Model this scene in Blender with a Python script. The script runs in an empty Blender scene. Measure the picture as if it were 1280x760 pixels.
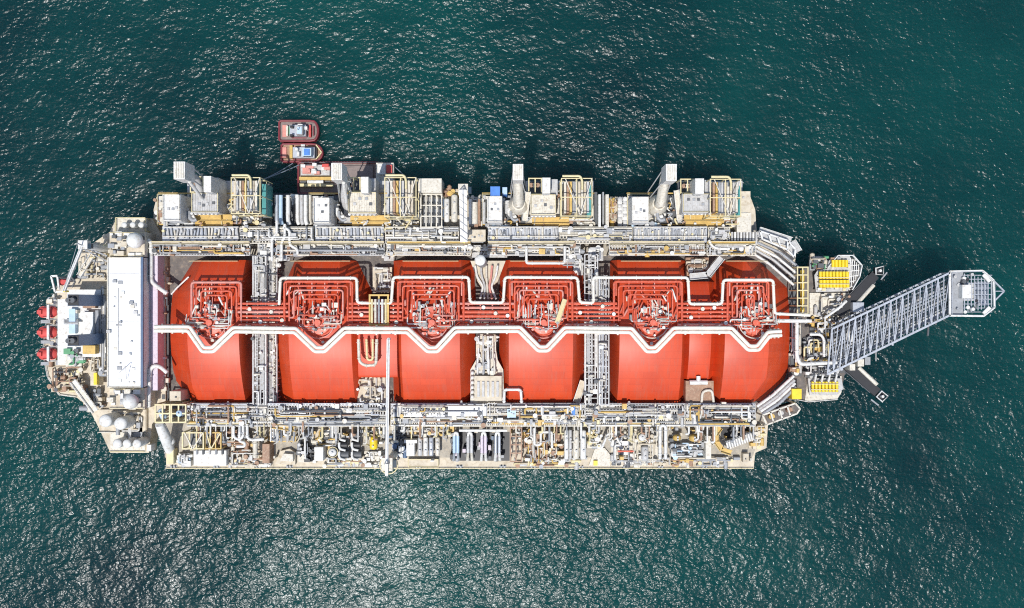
import bpy, bmesh, math, random
from mathutils import Vector, Matrix
R = math.radians
rnd = random.Random(7)
SC = bpy.context.scene
COL = SC.collection
HC = 345.0          # camera height above the sea, metres
def s(z): return 0.3 * (HC - z) / (HC - 15.0)      # metres per photo pixel at height z
def X(px, z): return (px - 640.0) * s(z)
def Y(py, z): return (380.0 - py) * s(z)
def P(px, py, z): return Vector((X(px, z), Y(py, z), z))

# ---------------------------------------------------------------- materials
def new_mat(name):
    m = bpy.data.materials.new(name); m.use_nodes = True
    nt = m.node_tree
    return m, nt, nt.nodes['Principled BSDF']
def mat(name, col, rough=0.55, metal=0.0, var=0.12, scale=0.5, dirt=None, dirt_amt=0.35, fine=3.0):
    m, nt, b = new_mat(name)
    N, L = nt.nodes.new, nt.links.new
    geo = N('ShaderNodeNewGeometry')
    n1 = N('ShaderNodeTexNoise'); n1.inputs['Scale'].default_value = scale; n1.inputs['Detail'].default_value = 6; n1.inputs['Roughness'].default_value = .65
    L(geo.outputs['Position'], n1.inputs['Vector'])
    n2 = N('ShaderNodeTexNoise'); n2.inputs['Scale'].default_value = scale * fine; n2.inputs['Detail'].default_value = 4
    L(geo.outputs['Position'], n2.inputs['Vector'])
    r1 = N('ShaderNodeMapRange'); r1.inputs[1].default_value = .3; r1.inputs[2].default_value = .7
    r1.inputs[3].default_value = 1 - var; r1.inputs[4].default_value = 1 + var
    L(n1.outputs['Fac'], r1.inputs[0])
    mul = N('ShaderNodeMix'); mul.data_type = 'RGBA'; mul.blend_type = 'MULTIPLY'; mul.inputs[0].default_value = 1
    mul.inputs[6].default_value = (*col, 1)
    L(r1.outputs[0], mul.inputs[7])
    last = mul.outputs[2]
    if dirt:
        r2 = N('ShaderNodeMapRange'); r2.inputs[1].default_value = .52; r2.inputs[2].default_value = .72; r2.inputs[3].default_value = 0; r2.inputs[4].default_value = dirt_amt
        L(n2.outputs['Fac'], r2.inputs[0])
        mx = N('ShaderNodeMix'); mx.data_type = 'RGBA'
        L(r2.outputs[0], mx.inputs[0]); L(last, mx.inputs[6]); mx.inputs[7].default_value = (*dirt, 1)
        last = mx.outputs[2]
    L(last, b.inputs['Base Color'])
    b.inputs['Roughness'].default_value = rough; b.inputs['Metallic'].default_value = metal
    return m
rust = (.22, .12, .06)
M = dict(
 white=mat('white_paint', (.66, .65, .61), .5, var=.12, scale=.35, dirt=(.36, .29, .2), dirt_amt=.6),
 offwhite=mat('offwhite_paint', (.6, .56, .47), .55, var=.16, dirt=(.32, .24, .14), dirt_amt=.65),
 cream=mat('cream_deck', (.56, .49, .375), .7, var=.18, scale=.25, dirt=(.36, .27, .16), dirt_amt=.6),
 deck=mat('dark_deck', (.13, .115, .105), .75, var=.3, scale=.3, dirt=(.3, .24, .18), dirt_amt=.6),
 lgrey=mat('light_grey', (.46, .455, .44), .5, var=.18, dirt=(.28, .22, .16), dirt_amt=.6),
 floor=mat('painted_floor_shade', (.37, .335, .275), .75, var=.3, scale=.4, dirt=(.5, .42, .3), dirt_amt=.7),  # base tone darker than the cream deck, with shade between equipment painted in
 grey=mat('grey_steel', (.3, .31, .32), .5, var=.15, dirt=(.16, .15, .14), dirt_amt=.5),
 dgrey=mat('dark_grey', (.09, .095, .1), .55, var=.2),
 galv=mat('galvanised', (.44, .46, .49), .42, .35, var=.16, dirt=(.25, .22, .2)),
 black=mat('black_steel', (.018, .018, .02), .5, var=.2),
 ochre=mat('ochre_paint', (.56, .37, .10), .5, var=.18, dirt=(.3, .18, .06), dirt_amt=.5),
 paleyellow=mat('pale_yellow', (.64, .55, .31), .5, var=.1, dirt=(.45, .32, .12), dirt_amt=.4),
 yellow=mat('bright_yellow', (.78, .56, .02), .45, var=.1, dirt=(.5, .34, .05), dirt_amt=.4),
 redpipe=mat('red_pipe_paint', (.58, .095, .045), .45, var=.18, dirt=(.6, .26, .2), dirt_amt=.5),
 pinkish=mat('faded_pink', (.60, .25, .2), .5, var=.18, dirt=(.45, .15, .1), dirt_amt=.4),
 roofwhite=mat('clean_roof_white', (.78, .78, .77), .5, var=.05, scale=.2, dirt=(.6, .57, .52), dirt_amt=.3),
 lilac=mat('lilac_deck', (.60, .52, .58), .6, var=.1, dirt=(.33, .26, .28), dirt_amt=.5),
 pipewhite=mat('warm_white_lagging', (.74, .70, .60), .5, var=.1, scale=.3, dirt=(.5, .42, .3), dirt_amt=.5),
 boomgrey=mat('boom_steel', (.42, .44, .47), .45, .25, var=.2, dirt=(.2, .2, .2), dirt_amt=.5),
 navy=mat('navy_blue', (.075, .125, .21), .45, var=.15),
 skyblue=mat('pale_blue', (.42, .55, .66), .5, var=.12),
 blue=mat('blue_tarp', (.06, .2, .55), .55, var=.15),
 teal=mat('teal_cladding', (.05, .25, .23), .5, var=.15),
 brown=mat('brown_primer', (.32, .19, .12), .65, var=.25, dirt=(.5, .4, .28), dirt_amt=.5),
 boatred=mat('boat_red', (.55, .065, .055), .6, var=.1),
 hullred=mat('dark_red_hull', (.2, .03, .038), .5, var=.2, dirt=(.1, .03, .03)),
 hull=mat('hull_paint', (.05, .06, .075), .5, var=.15, dirt=(.2, .12, .08)),
 glass=mat('tinted_glass', (.03, .05, .07), .12, var=.05),
 green=mat('green_paint', (.1, .3, .14), .5, var=.15),
 bargedeck=mat('barge_deck', (.21, .165, .15), .7, var=.2, dirt=(.35, .25, .2), dirt_amt=.4),
 rope=mat('mooring_rope', (.2, .24, .27), .8, var=.1),
)
def red_cover_mat():
    m, nt, b = new_mat('red_tank_paint')
    N, L = nt.nodes.new, nt.links.new
    geo = N('ShaderNodeNewGeometry')
    n1 = N('ShaderNodeTexNoise'); n1.inputs['Scale'].default_value = .12; n1.inputs['Detail'].default_value = 7; n1.inputs['Roughness'].default_value = .6
    mp = N('ShaderNodeMapping'); mp.inputs['Scale'].default_value = (1, .35, 1)
    L(geo.outputs['Position'], mp.inputs['Vector']); L(mp.outputs[0], n1.inputs['Vector'])
    cr = N('ShaderNodeMix'); cr.data_type = 'RGBA'
    cr.inputs[6].default_value = (.52, .050, .010, 1); cr.inputs[7].default_value = (.61, .066, .014, 1)
    r1 = N('ShaderNodeMapRange'); r1.inputs[1].default_value = .35; r1.inputs[2].default_value = .68
    L(n1.outputs['Fac'], r1.inputs[0]); L(r1.outputs[0], cr.inputs[0])
    br = N('ShaderNodeTexBrick'); br.inputs['Scale'].default_value = 1
    br.inputs['Brick Width'].default_value = 9.5; br.inputs['Row Height'].default_value = 2.45; br.inputs['Mortar Size'].default_value = .07; br.inputs['Mortar Smooth'].default_value = .6
    br.inputs['Color1'].default_value = (1, 1, 1, 1); br.inputs['Color2'].default_value = (.9, .88, .88, 1); br.inputs['Mortar'].default_value = (.76, .72, .72, 1)
    L(geo.outputs['Position'], br.inputs['Vector'])
    mul = N('ShaderNodeMix'); mul.data_type = 'RGBA'; mul.blend_type = 'MULTIPLY'; mul.inputs[0].default_value = 1
    L(cr.outputs[2], mul.inputs[6]); L(br.outputs['Color'], mul.inputs[7])
    n2 = N('ShaderNodeTexNoise'); n2.inputs['Scale'].default_value = .55; n2.inputs['Detail'].default_value = 8; n2.inputs['Roughness'].default_value = .7
    m2 = N('ShaderNodeMapping'); m2.inputs['Scale'].default_value = (1.6, .25, .25); L(geo.outputs['Position'], m2.inputs['Vector']); L(m2.outputs[0], n2.inputs['Vector'])
    r2 = N('ShaderNodeMapRange'); r2.inputs[1].default_value = .5; r2.inputs[2].default_value = .75; r2.inputs[4].default_value = .55; L(n2.outputs['Fac'], r2.inputs[0])
    dm = N('ShaderNodeMix'); dm.data_type = 'RGBA'; L(r2.outputs[0], dm.inputs[0]); L(mul.outputs[2], dm.inputs[6]); dm.inputs[7].default_value = (.36, .10, .06, 1)
    L(dm.outputs[2], b.inputs['Base Color'])
    b.inputs['Roughness'].default_value = .46
    b.inputs['Specular IOR Level'].default_value = .45
    return m
M['red'] = red_cover_mat()
def water_mat():
    m, nt, b = new_mat('sea_water')
    N, L = nt.nodes.new, nt.links.new
    geo = N('ShaderNodeNewGeometry')
    def noise(sc, det, rough, rot=0, stretch=(1, 1, 1), dist=0.0):
        mp = N('ShaderNodeMapping'); mp.inputs['Rotation'].default_value = (0, 0, R(rot)); mp.inputs['Scale'].default_value = stretch
        n = N('ShaderNodeTexNoise'); n.inputs['Scale'].default_value = sc; n.inputs['Detail'].default_value = det; n.inputs['Roughness'].default_value = rough
        n.inputs['Distortion'].default_value = dist
        L(geo.outputs['Position'], mp.inputs['Vector']); L(mp.outputs[0], n.inputs['Vector'])
        return n.outputs['Fac']
    def mth(op, a, c):
        n = N('ShaderNodeMath'); n.operation = op
        for i, v in enumerate((a, c)):
            if isinstance(v, (int, float)): n.inputs[i].default_value = v
            else: L(v, n.inputs[i])
        return n.outputs[0]
    gust = noise(.02, 3, .55, 35, (1, .45, 1))
    g2 = N('ShaderNodeMapRange'); g2.inputs[1].default_value = .35; g2.inputs[2].default_value = .65; g2.inputs[3].default_value = WV[4]; g2.inputs[4].default_value = WV[5]
    L(gust, g2.inputs[0])
    h = mth('MULTIPLY', noise(.05, 2, .5, 25, (1, 1.5, 1)), WV[0])
    h2 = mth('MULTIPLY', noise(.2, 2, .5, 20, (1, 1.4, 1), .3), WV[1])
    h3 = mth('MULTIPLY', mth('MULTIPLY', noise(.55, 2, .45, -15, (1, 1.3, 1), .3), WV[2]), g2.outputs[0])
    h2 = mth('MULTIPLY', h2, g2.outputs[0]); hh = mth('ADD', mth('ADD', h, h2), h3)
    bp = N('ShaderNodeBump'); bp.inputs['Strength'].default_value = 1; bp.inputs['Distance'].default_value = 1
    L(hh, bp.inputs['Height']); L(bp.outputs[0], b.inputs['Normal'])
    c = N('ShaderNodeMix'); c.data_type = 'RGBA'
    c.inputs[6].default_value = WC0; c.inputs[7].default_value = WC1
    big = noise(.006, 4, .55, 40)
    r = N('ShaderNodeMapRange'); r.inputs[1].default_value = .35; r.inputs[2].default_value = .65
    L(big, r.inputs[0]); L(r.outputs[0], c.inputs[0]); L(c.outputs[2], b.inputs['Base Color'])
    b.inputs['Roughness'].default_value = WV[3]; b.inputs['IOR'].default_value = 1.333
    b.id_data.nodes['Principled BSDF'].subsurface_method = 'BURLEY'
    b.inputs['Subsurface Weight'].default_value = 1; b.inputs['Subsurface Radius'].default_value = (.5, 1, 1); b.inputs['Subsurface Scale'].default_value = 34
    return m
WV = (1.9, .78, .58, .275, .58, 1.25)
WC0 = (.0006, .016, .019, 1); WC1 = (.0016, .048, .043, 1)

# ---------------------------------------------------------------- mesh builder
class MB:
    def __init__(self): self.v = []; self.f = []
    def add(self, vs, fs):
        o = len(self.v); self.v += [Vector(v) for v in vs]; self.f += [tuple(i + o for i in f) for f in fs]; return self
    def box(self, x0, y0, z0, x1, y1, z1):
        if x0 > x1: x0, x1 = x1, x0
        if y0 > y1: y0, y1 = y1, y0
        vs = [(x, y, z) for z in (z0, z1) for y in (y0, y1) for x in (x0, x1)]
        return self.add(vs, [(0, 2, 3, 1), (4, 5, 7, 6), (0, 1, 5, 4), (2, 6, 7, 3), (0, 4, 6, 2), (1, 3, 7, 5)])
    def pbox(self, x0, y0, x1, y1, z0, z1):          # photo pixels of the top face, which lies at z1
        return self.box(X(x0, z1), Y(y0, z1), z0, X(x1, z1), Y(y1, z1), z1)
    def prism(self, poly, z0, z1):
        n = len(poly); a = sum(poly[i][0] * poly[(i + 1) % n][1] - poly[(i + 1) % n][0] * poly[i][1] for i in range(n))
        if a < 0: poly = poly[::-1]
        vs = [(x, y, z0) for x, y in poly] + [(x, y, z1) for x, y in poly]
        return self.add(vs, [tuple(range(n - 1, -1, -1)), tuple(range(n, 2 * n))] + [(i, (i + 1) % n, n + (i + 1) % n, n + i) for i in range(n)])
    def pprism(self, pts, z0, z1): return self.prism([(X(x, z1), Y(y, z1)) for x, y in pts], z0, z1)
    def bar(self, p, q, w, h=None):                  # square bar between two points
        p, q = Vector(p), Vector(q); h = h or w; d = (q - p)
        if d.length < 1e-6: return self
        d.normalize(); u = d.cross(Vector((0, 0, 1)))
        u = Vector((1, 0, 0)) if u.length < 1e-3 else u.normalized(); n = u.cross(d)
        vs = []
        for c in (p, q):
            for a, b in ((-1, -1), (1, -1), (1, 1), (-1, 1)): vs.append(c + u * (a * w / 2) + n * (b * h / 2))
        return self.add(vs, [(0, 3, 2, 1), (4, 5, 6, 7), (0, 1, 5, 4), (1, 2, 6, 5), (2, 3, 7, 6), (3, 0, 4, 7)])
    def tube(self, path, r, n=10, closed=False, bend=0):
        path = [Vector(p) for p in path]
        if bend and not closed: path = fillet(path, bend)
        m = len(path); rings = []; u = None
        for i, p in enumerate(path):
            a = path[i - 1] if (i > 0 or closed) else p
            b = path[(i + 1) % m] if (i < m - 1 or closed) else p
            d1 = (p - a); d2 = (b - p)
            d = (d1.normalized() if d1.length > 1e-9 else Vector()) + (d2.normalized() if d2.length > 1e-9 else Vector())
            if d.length < 1e-6: d = d1 if d1.length > 1e-9 else Vector((1, 0, 0))
            d.normalize()
            if u is None:
                u = d.cross(Vector((0, 0, 1)))
                if u.length < 1e-3: u = d.cross(Vector((0, 1, 0)))
            u = (u - d * u.dot(d))
            if u.length < 1e-6: u = d.orthogonal()
            u.normalize(); w = d.cross(u)
            rr = r[i] if isinstance(r, (list, tuple)) else r
            rings.append([p + (u * math.cos(2 * math.pi * k / n) + w * math.sin(2 * math.pi * k / n)) * rr for k in range(n)])
        vs = [v for g in rings for v in g]; fs = []
        for i in range(m if closed else m - 1):
            j = (i + 1) % m
            for k in range(n):
                k2 = (k + 1) % n; fs.append((i * n + k, j * n + k, j * n + k2, i * n + k2))
        if not closed: fs += [tuple(range(n)), tuple(range((m - 1) * n + n - 1, (m - 1) * n - 1, -1))]
        return self.add(vs, fs)
    def cyl(self, p, q, r, n=12, r2=None): return self.tube([p, q], [r, r if r2 is None else r2], n)
    def lathe(self, c, prof, n=16):                  # prof: (radius, height) above c, bottom to top
        c = Vector(c); vs = []; fs = []
        for r, h in prof:
            for k in range(n): vs.append(c + Vector((r * math.cos(2 * math.pi * k / n), r * math.sin(2 * math.pi * k / n), h)))
        for i in range(len(prof) - 1):
            for k in range(n):
                k2 = (k + 1) % n; fs.append((i * n + k, i * n + k2, (i + 1) * n + k2, (i + 1) * n + k))
        fs += [tuple(range(n - 1, -1, -1)), tuple(range((len(prof) - 1) * n, len(prof) * n))]
        return self.add(vs, fs)
    def dome(self, c, r, h, n=16, k=5, base=0):      # hemisphere like cap on c
        prof = ([(r, -base)] if base else []) + [(max(r * math.cos(i * math.pi / 2 / k), r * .02), h * math.sin(i * math.pi / 2 / k)) for i in range(k + 1)]
        return self.lathe(c, prof, n)
    def ball(self, c, r, n=20):
        return self.lathe(Vector(c), [(max(r * math.sin(i * math.pi / 12), r * .02), -r * math.cos(i * math.pi / 12)) for i in range(13)], n)
    def build(self, name, material, parent=None, at=None):
        if parent is not None: o0 = W[parent.name]
        elif at is not None: o0 = Vector(at)
        else:
            xs = [v.x for v in self.v]; ys = [v.y for v in self.v]; zs = [v.z for v in self.v]
            o0 = Vector(((min(xs) + max(xs)) / 2, (min(ys) + max(ys)) / 2, min(zs)))
        me = bpy.data.meshes.new(name)
        me.from_pydata([tuple(v - o0) for v in self.v], [], self.f)
        me.materials.append(M[material] if isinstance(material, str) else material)
        me.polygons.foreach_set('use_smooth', [True] * len(me.polygons))
        me.set_sharp_from_angle(angle=R(41))
        o = bpy.data.objects.new(name, me); COL.objects.link(o)
        if parent is None: o.location = o0
        else: o.parent = parent
        W[o.name] = o0
        return o
W = {}
def fillet(path, rad, k=4):
    out = [path[0]]
    for i in range(1, len(path) - 1):
        a, p, b = path[i - 1], path[i], path[i + 1]
        d1 = (a - p); d2 = (b - p)
        t = min(rad, d1.length * .49, d2.length * .49)
        q1, q2 = p + d1.normalized() * t, p + d2.normalized() * t
        for j in range(k + 1):
            f = j / k; out.append(q1 * (1 - f) ** 2 + p * 2 * f * (1 - f) + q2 * f * f)
    out.append(path[-1]); return out
def tag(o, label, cat, group=None):
    o['label'] = label; o['category'] = cat
    if group: o['group'] = group
    return o
def thing(name, label, cat, px, py, z, group=None):
    o = bpy.data.objects.new(name, None); COL.objects.link(o); o.empty_display_size = .1
    o.location = P(px, py, z); W[o.name] = Vector(o.location)
    return tag(o, label, cat, group)
def struct(o): o['kind'] = 'structure'; return o
def copy_tree(o, parent=None):
    c = o.copy(); COL.objects.link(c)
    if parent is not None: c.parent = parent
    for ch in list(o.children): copy_tree(ch, c)
    return c
def pts(l, z): return [P(a[0], a[1], a[2] if len(a) > 2 else z) for a in l]
# railing as thin posts and two rails along a line of pixel points
def rail(l, z, h=1.1, r=.09, closed=False, step=2.2):
    m = MB(); q = pts(l, z)
    if closed: q.append(q[0])
    for a, b in zip(q, q[1:]):
        for hh in (h * .5, h): m.bar(a + Vector((0, 0, hh)), b + Vector((0, 0, hh)), r * 1.5)
        k = max(1, int((b - a).length / step))
        for i in range(k + 1):
            c = a.lerp(b, i / k); m.bar(c, c + Vector((0, 0, h)), r * 1.5)
    return m
# ---------------------------------------------------------------- equipment makers
def hvessel(x0, y0, x1, y1, r, z, col, label, name='pressure_vessel', cat='vessel', group=None, saddle='lgrey', noz=2):
    a, b = P(x0, y0, z), P(x1, y1, z); d = (b - a).normalized()
    t = thing(name, label, cat, (x0 + x1) / 2, (y0 + y1) / 2, z - r - 1, group)
    m = MB(); prof = []
    n = 5; path = []; rr = []
    for i in range(n):
        f = math.sin(i / (n - 1) * math.pi / 2); path.append(a + d * (r * .55 * (1 - math.cos(i / (n - 1) * math.pi / 2)))); rr.append(max(r * f, r * .03))
    path2 = [b - (p - a) for p in path][::-1]
    m.tube(path + path2, rr + rr[::-1], 14); sh = m.build('shell', col, t)
    for f in (.22, .78):
        c = a.lerp(b, f); w = d.cross(Vector((0, 0, 1))) * r * .95
        MB().bar(c - w * .9 + Vector((0, 0, -r - .4)), c + w * .9 + Vector((0, 0, -r - .4)), .5, 1.6).build('saddle', saddle, t)
    for i in range(noz):
        c = a.lerp(b, (i + .8) / (noz + .6))
        MB().cyl(c + Vector((0, 0, r * .9)), c + Vector((0, 0, r + .5)), .22, 8).cyl(c + Vector((0, 0, r + .5)), c + Vector((0, 0, r + .65)), .38, 8).build('nozzle', 'lgrey', sh)
    return t
def vvessel(px, py, rpx, z0, z1, col, label, name='vertical_vessel', cat='vessel', group=None, ring=True, topcol=None, hat=True):
    r = rpx * s(z1); c = P(px, py, z1); x, y = c.x, c.y
    t = bpy.data.objects.new(name, None); COL.objects.link(t); t.location = (x, y, z0); W[t.name] = Vector((x, y, z0)); tag(t, label, cat, group)
    MB().cyl((x, y, z0), (x, y, z0 + (z1 - z0) * .12), r * .92, 14).build('skirt', 'lgrey', t)
    MB().cyl((x, y, z0 + (z1 - z0) * .12), (x, y, z1 - r * .5), r, 16).build('shell', col, t)
    hd_ = MB().dome((x, y, z1 - r * .5), r, r * .5, 16).build('dished_top', topcol or col, t)
    if hat: MB().cyl((x, y, z1 - .1), (x, y, z1 + .5), r * .18, 8).cyl((x, y, z1 + .5), (x, y, z1 + .65), r * .3, 8).build('nozzle', 'lgrey', hd_)
    if ring:
        zz = z1 - r * .9
        m = MB(); m.tube([(x + math.cos(k * math.pi / 8) * r * 1.3, y + math.sin(k * math.pi / 8) * r * 1.3, zz) for k in range(16)], .14, 6, closed=True); m.build('ring_platform', 'paleyellow', t)
    return t
def pipe(l, z, r, col, label, name='pipe', cat='pipe', group=None, bend=1.0, support=0, n=10, base=15.0, flange=True, scol='lgrey'):
    q = pts(l, z)
    m = MB().tube(q, r, n, bend=bend)
    if flange:
        for a, b in zip(q, q[1:]):
            L = (b - a).length
            if L > 6 * r:
                d = (b - a).normalized()
                for f in ([.15, .85] if L < 25 else [.08, .36, .64, .92]):
                    c = a.lerp(b, f); m.cyl(c - d * .14, c + d * .14, r * 1.35, n)
    if not support: return tag(m.build(name, col), label, cat, group)
    o0 = q[0]; t = bpy.data.objects.new(name, None); COL.objects.link(t); t.location = (o0.x, o0.y, base); W[t.name] = Vector((o0.x, o0.y, base)); tag(t, label, cat, group)
    m.build('pipe_run', col, t)
    for a, b in zip(q, q[1:]):
        L = (b - a).length; k = int(L / support)
        for i in range(k):
            c = a.lerp(b, (i + .5) / k)
            MB().box(c.x - .25, c.y - .25, base, c.x + .25, c.y + .25, c.z - r * .7).box(c.x - .5, c.y - .5, c.z - r - .12, c.x + .5, c.y + .5, c.z - r * .7 + .02).build('support', scol, t)
    return t
def cabin(x0, y0, x1, y1, z0, z1, col, label, name='equipment_cabin', cat='cabin', group=None, roof=None, hatches=0, louvre=True, rails=False, trim=None):
    t = thing(name, label, cat, (x0 + x1) / 2, (y0 + y1) / 2, z0, group)
    wl = MB().pbox(x0, y0, x1, y1, z0, z1).build('wall', col, t)
    i = min(.8, (x1 - x0) * .08)
    MB().pbox(x0 + i * .3, y0 + i * .3, x1 - i * .3, y1 - i * .3, z1, z1 + .12).build('roof', roof or col, t)
    rf = t.children[-1] if t.children[-1].name.startswith('roof') else [q for q in t.children if q.name.startswith('roof')][0]
    if trim:
        e = .7; m = MB()
        for q in ((x0, y0, x1, y0 + e), (x0, y1 - e, x1, y1), (x0, y0 + e, x0 + e, y1 - e), (x1 - e, y0 + e, x1, y1 - e)): m.pbox(*q, z1 + .12, z1 + .5)
        m.build('roof_edging', trim, t)
    w, h = x1 - x0, y1 - y0
    for k in range(hatches):
        a = x0 + w * (.14 + .72 * (k + .5) / hatches + rnd.uniform(-.04, .04)); b = y0 + h * rnd.choice((.3, .5, .55, .62)); e = min(w, h) * .055 + .3
        MB().pbox(a - e, b - e, a + e, b + e, z1 + .1, z1 + .55).build('roof_hatch', rnd.choice(('grey', 'lgrey', 'dgrey')), rf)
    if louvre:
        m = MB(); zt = z0 + (z1 - z0) * .8; zb = z0 + (z1 - z0) * .25; xa, xb = X(x0, z1), X(x1, z1); yb = Y(y1, z1)
        for k in range(6):
            zz = zb + (zt - zb) * k / 5; m.box(xa + .6, yb - .12, zz, xb - .6, yb - .002, zz + .25)
        for xx in (xa + .5, (xa + xb) / 2, xb - .7): m.box(xx, yb - .09, zb - .1, xx + .2, yb - .003, zt + .3)
        m.build('louvre', 'grey', wl)
    if rails: rail([(x0 + .8, y0 + .8), (x1 - .8, y0 + .8), (x1 - .8, y1 - .8), (x0 + .8, y1 - .8)], z1 + .12, closed=True).build('guard_railing', rails, t)
    return t
def frame_tower(x0, y0, x1, y1, z0, z1, col, label, nx=2, ny=2, w=.45, vee=False, floor=None, name='steel_frame', cat='frame', group=None, midz=None, bcol=None):
    t = thing(name, label, cat, (x0 + x1) / 2, (y0 + y1) / 2, z0, group)
    xs = [X(x0 + (x1 - x0) * i / (nx - 1), z1) for i in range(nx)]; ys = [Y(y0 + (y1 - y0) * i / (ny - 1), z1) for i in range(ny)]
    for x in xs:
        for y in ys: MB().box(x - w / 2, y - w / 2, z0, x + w / 2, y + w / 2, z1 - w).build('column', col, t)
    for zz in ([z1] if midz is None else [z1, midz]):
        for y in ys: MB().box(xs[0] - w / 2, y - w / 2, zz - w, xs[-1] + w / 2, y + w / 2, zz).build('beam', col, t)
        for x in xs:
            for ya, yb in zip(ys, ys[1:]): MB().box(x - w / 2, ya - w / 2 - .003, zz - w, x + w / 2, yb + w / 2 + .003, zz - .004).build('beam', col, t)
    if vee:
        xm = xs[0] + (xs[-1] - xs[0]) * vee
        for xa in (xs[0] + (xs[-1] - xs[0]) * .12, xs[-1]):
            MB().bar((xa, ys[0], z1 + .2), (xm, ys[-1], z1 + .2), w * .9).build('brace', bcol or col, t)
    if floor: MB().box(xs[0], ys[0], z0 + .4, xs[-1], ys[-1], z0 + .55).build('floor_grating', floor, t)
    return t
def skid(x0, y0, x1, y1, z, label, cols=('white', 'lgrey', 'grey'), n=5, name='piping_skid', cat='skid', group=None, base='lgrey', hmax=3.5):
    t = thing(name, label, cat, (x0 + x1) / 2, (y0 + y1) / 2, z, group)
    MB().pbox(x0, y0, x1, y1, z, z + .3).build('base_frame', base, t)
    if z > 15.6:
        for px in (x0 + .8, x1 - .8):
            for py in (y0 + .8, y1 - .8): p = P(px, py, z); MB().box(p.x - .15, p.y - .15, 15, p.x + .15, p.y + .15, z).build('leg', base, t)
    for k in range(int(n * 1.6)):
        c = rnd.choice(cols); zz = z + rnd.uniform(1.0, hmax); r = rnd.uniform(.22, .5)
        px, py = rnd.uniform(x0 + 1, x1 - 1), rnd.uniform(y0 + 1, y1 - 1)
        ty = rnd.random()
        if ty < .42:
            px2, py2 = rnd.uniform(x0 + 1, x1 - 1), rnd.uniform(y0 + 1, y1 - 1)
            MB().tube([P(px, py, z + .3), P(px, py, zz), P(px, py2, zz), P(px2, py2, zz), P(px2, py2, z + .3)], r * .75, 8, bend=.7).build('pipe', c, t)
        elif ty < .6:
            p = P(px, py, z + .3); vb = MB().cyl(p, p + Vector((0, 0, zz - z)), r * 1.5, 10).build('valve', c, t); MB().cyl(p + Vector((0, 0, zz - z)), p + Vector((0, 0, zz - z + .25)), r * 2, 10).build('handwheel', rnd.choice(cols), vb)
        elif ty < .8:
            e = rnd.uniform(1.2, min(4.5, (x1 - x0) * .35)); f = rnd.uniform(1, min(3.5, (y1 - y0) * .3))
            m = MB(); m.pbox(px - e, py - f, px + e, py + f, z + .3, zz); m.build('control_box', c, t)
        else:
            p = P(px, py, z + 1.3); d = Vector((rnd.uniform(1.5, 3), 0, 0)) if rnd.random() < .5 else Vector((0, rnd.uniform(1.5, 3), 0))
            MB().cyl(p - d * .6, p + d * .6, r * 2, 12).cyl(p + d * .6, p + d * .75, r * 1.2, 10).build('drum', c, t)
    return t
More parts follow.
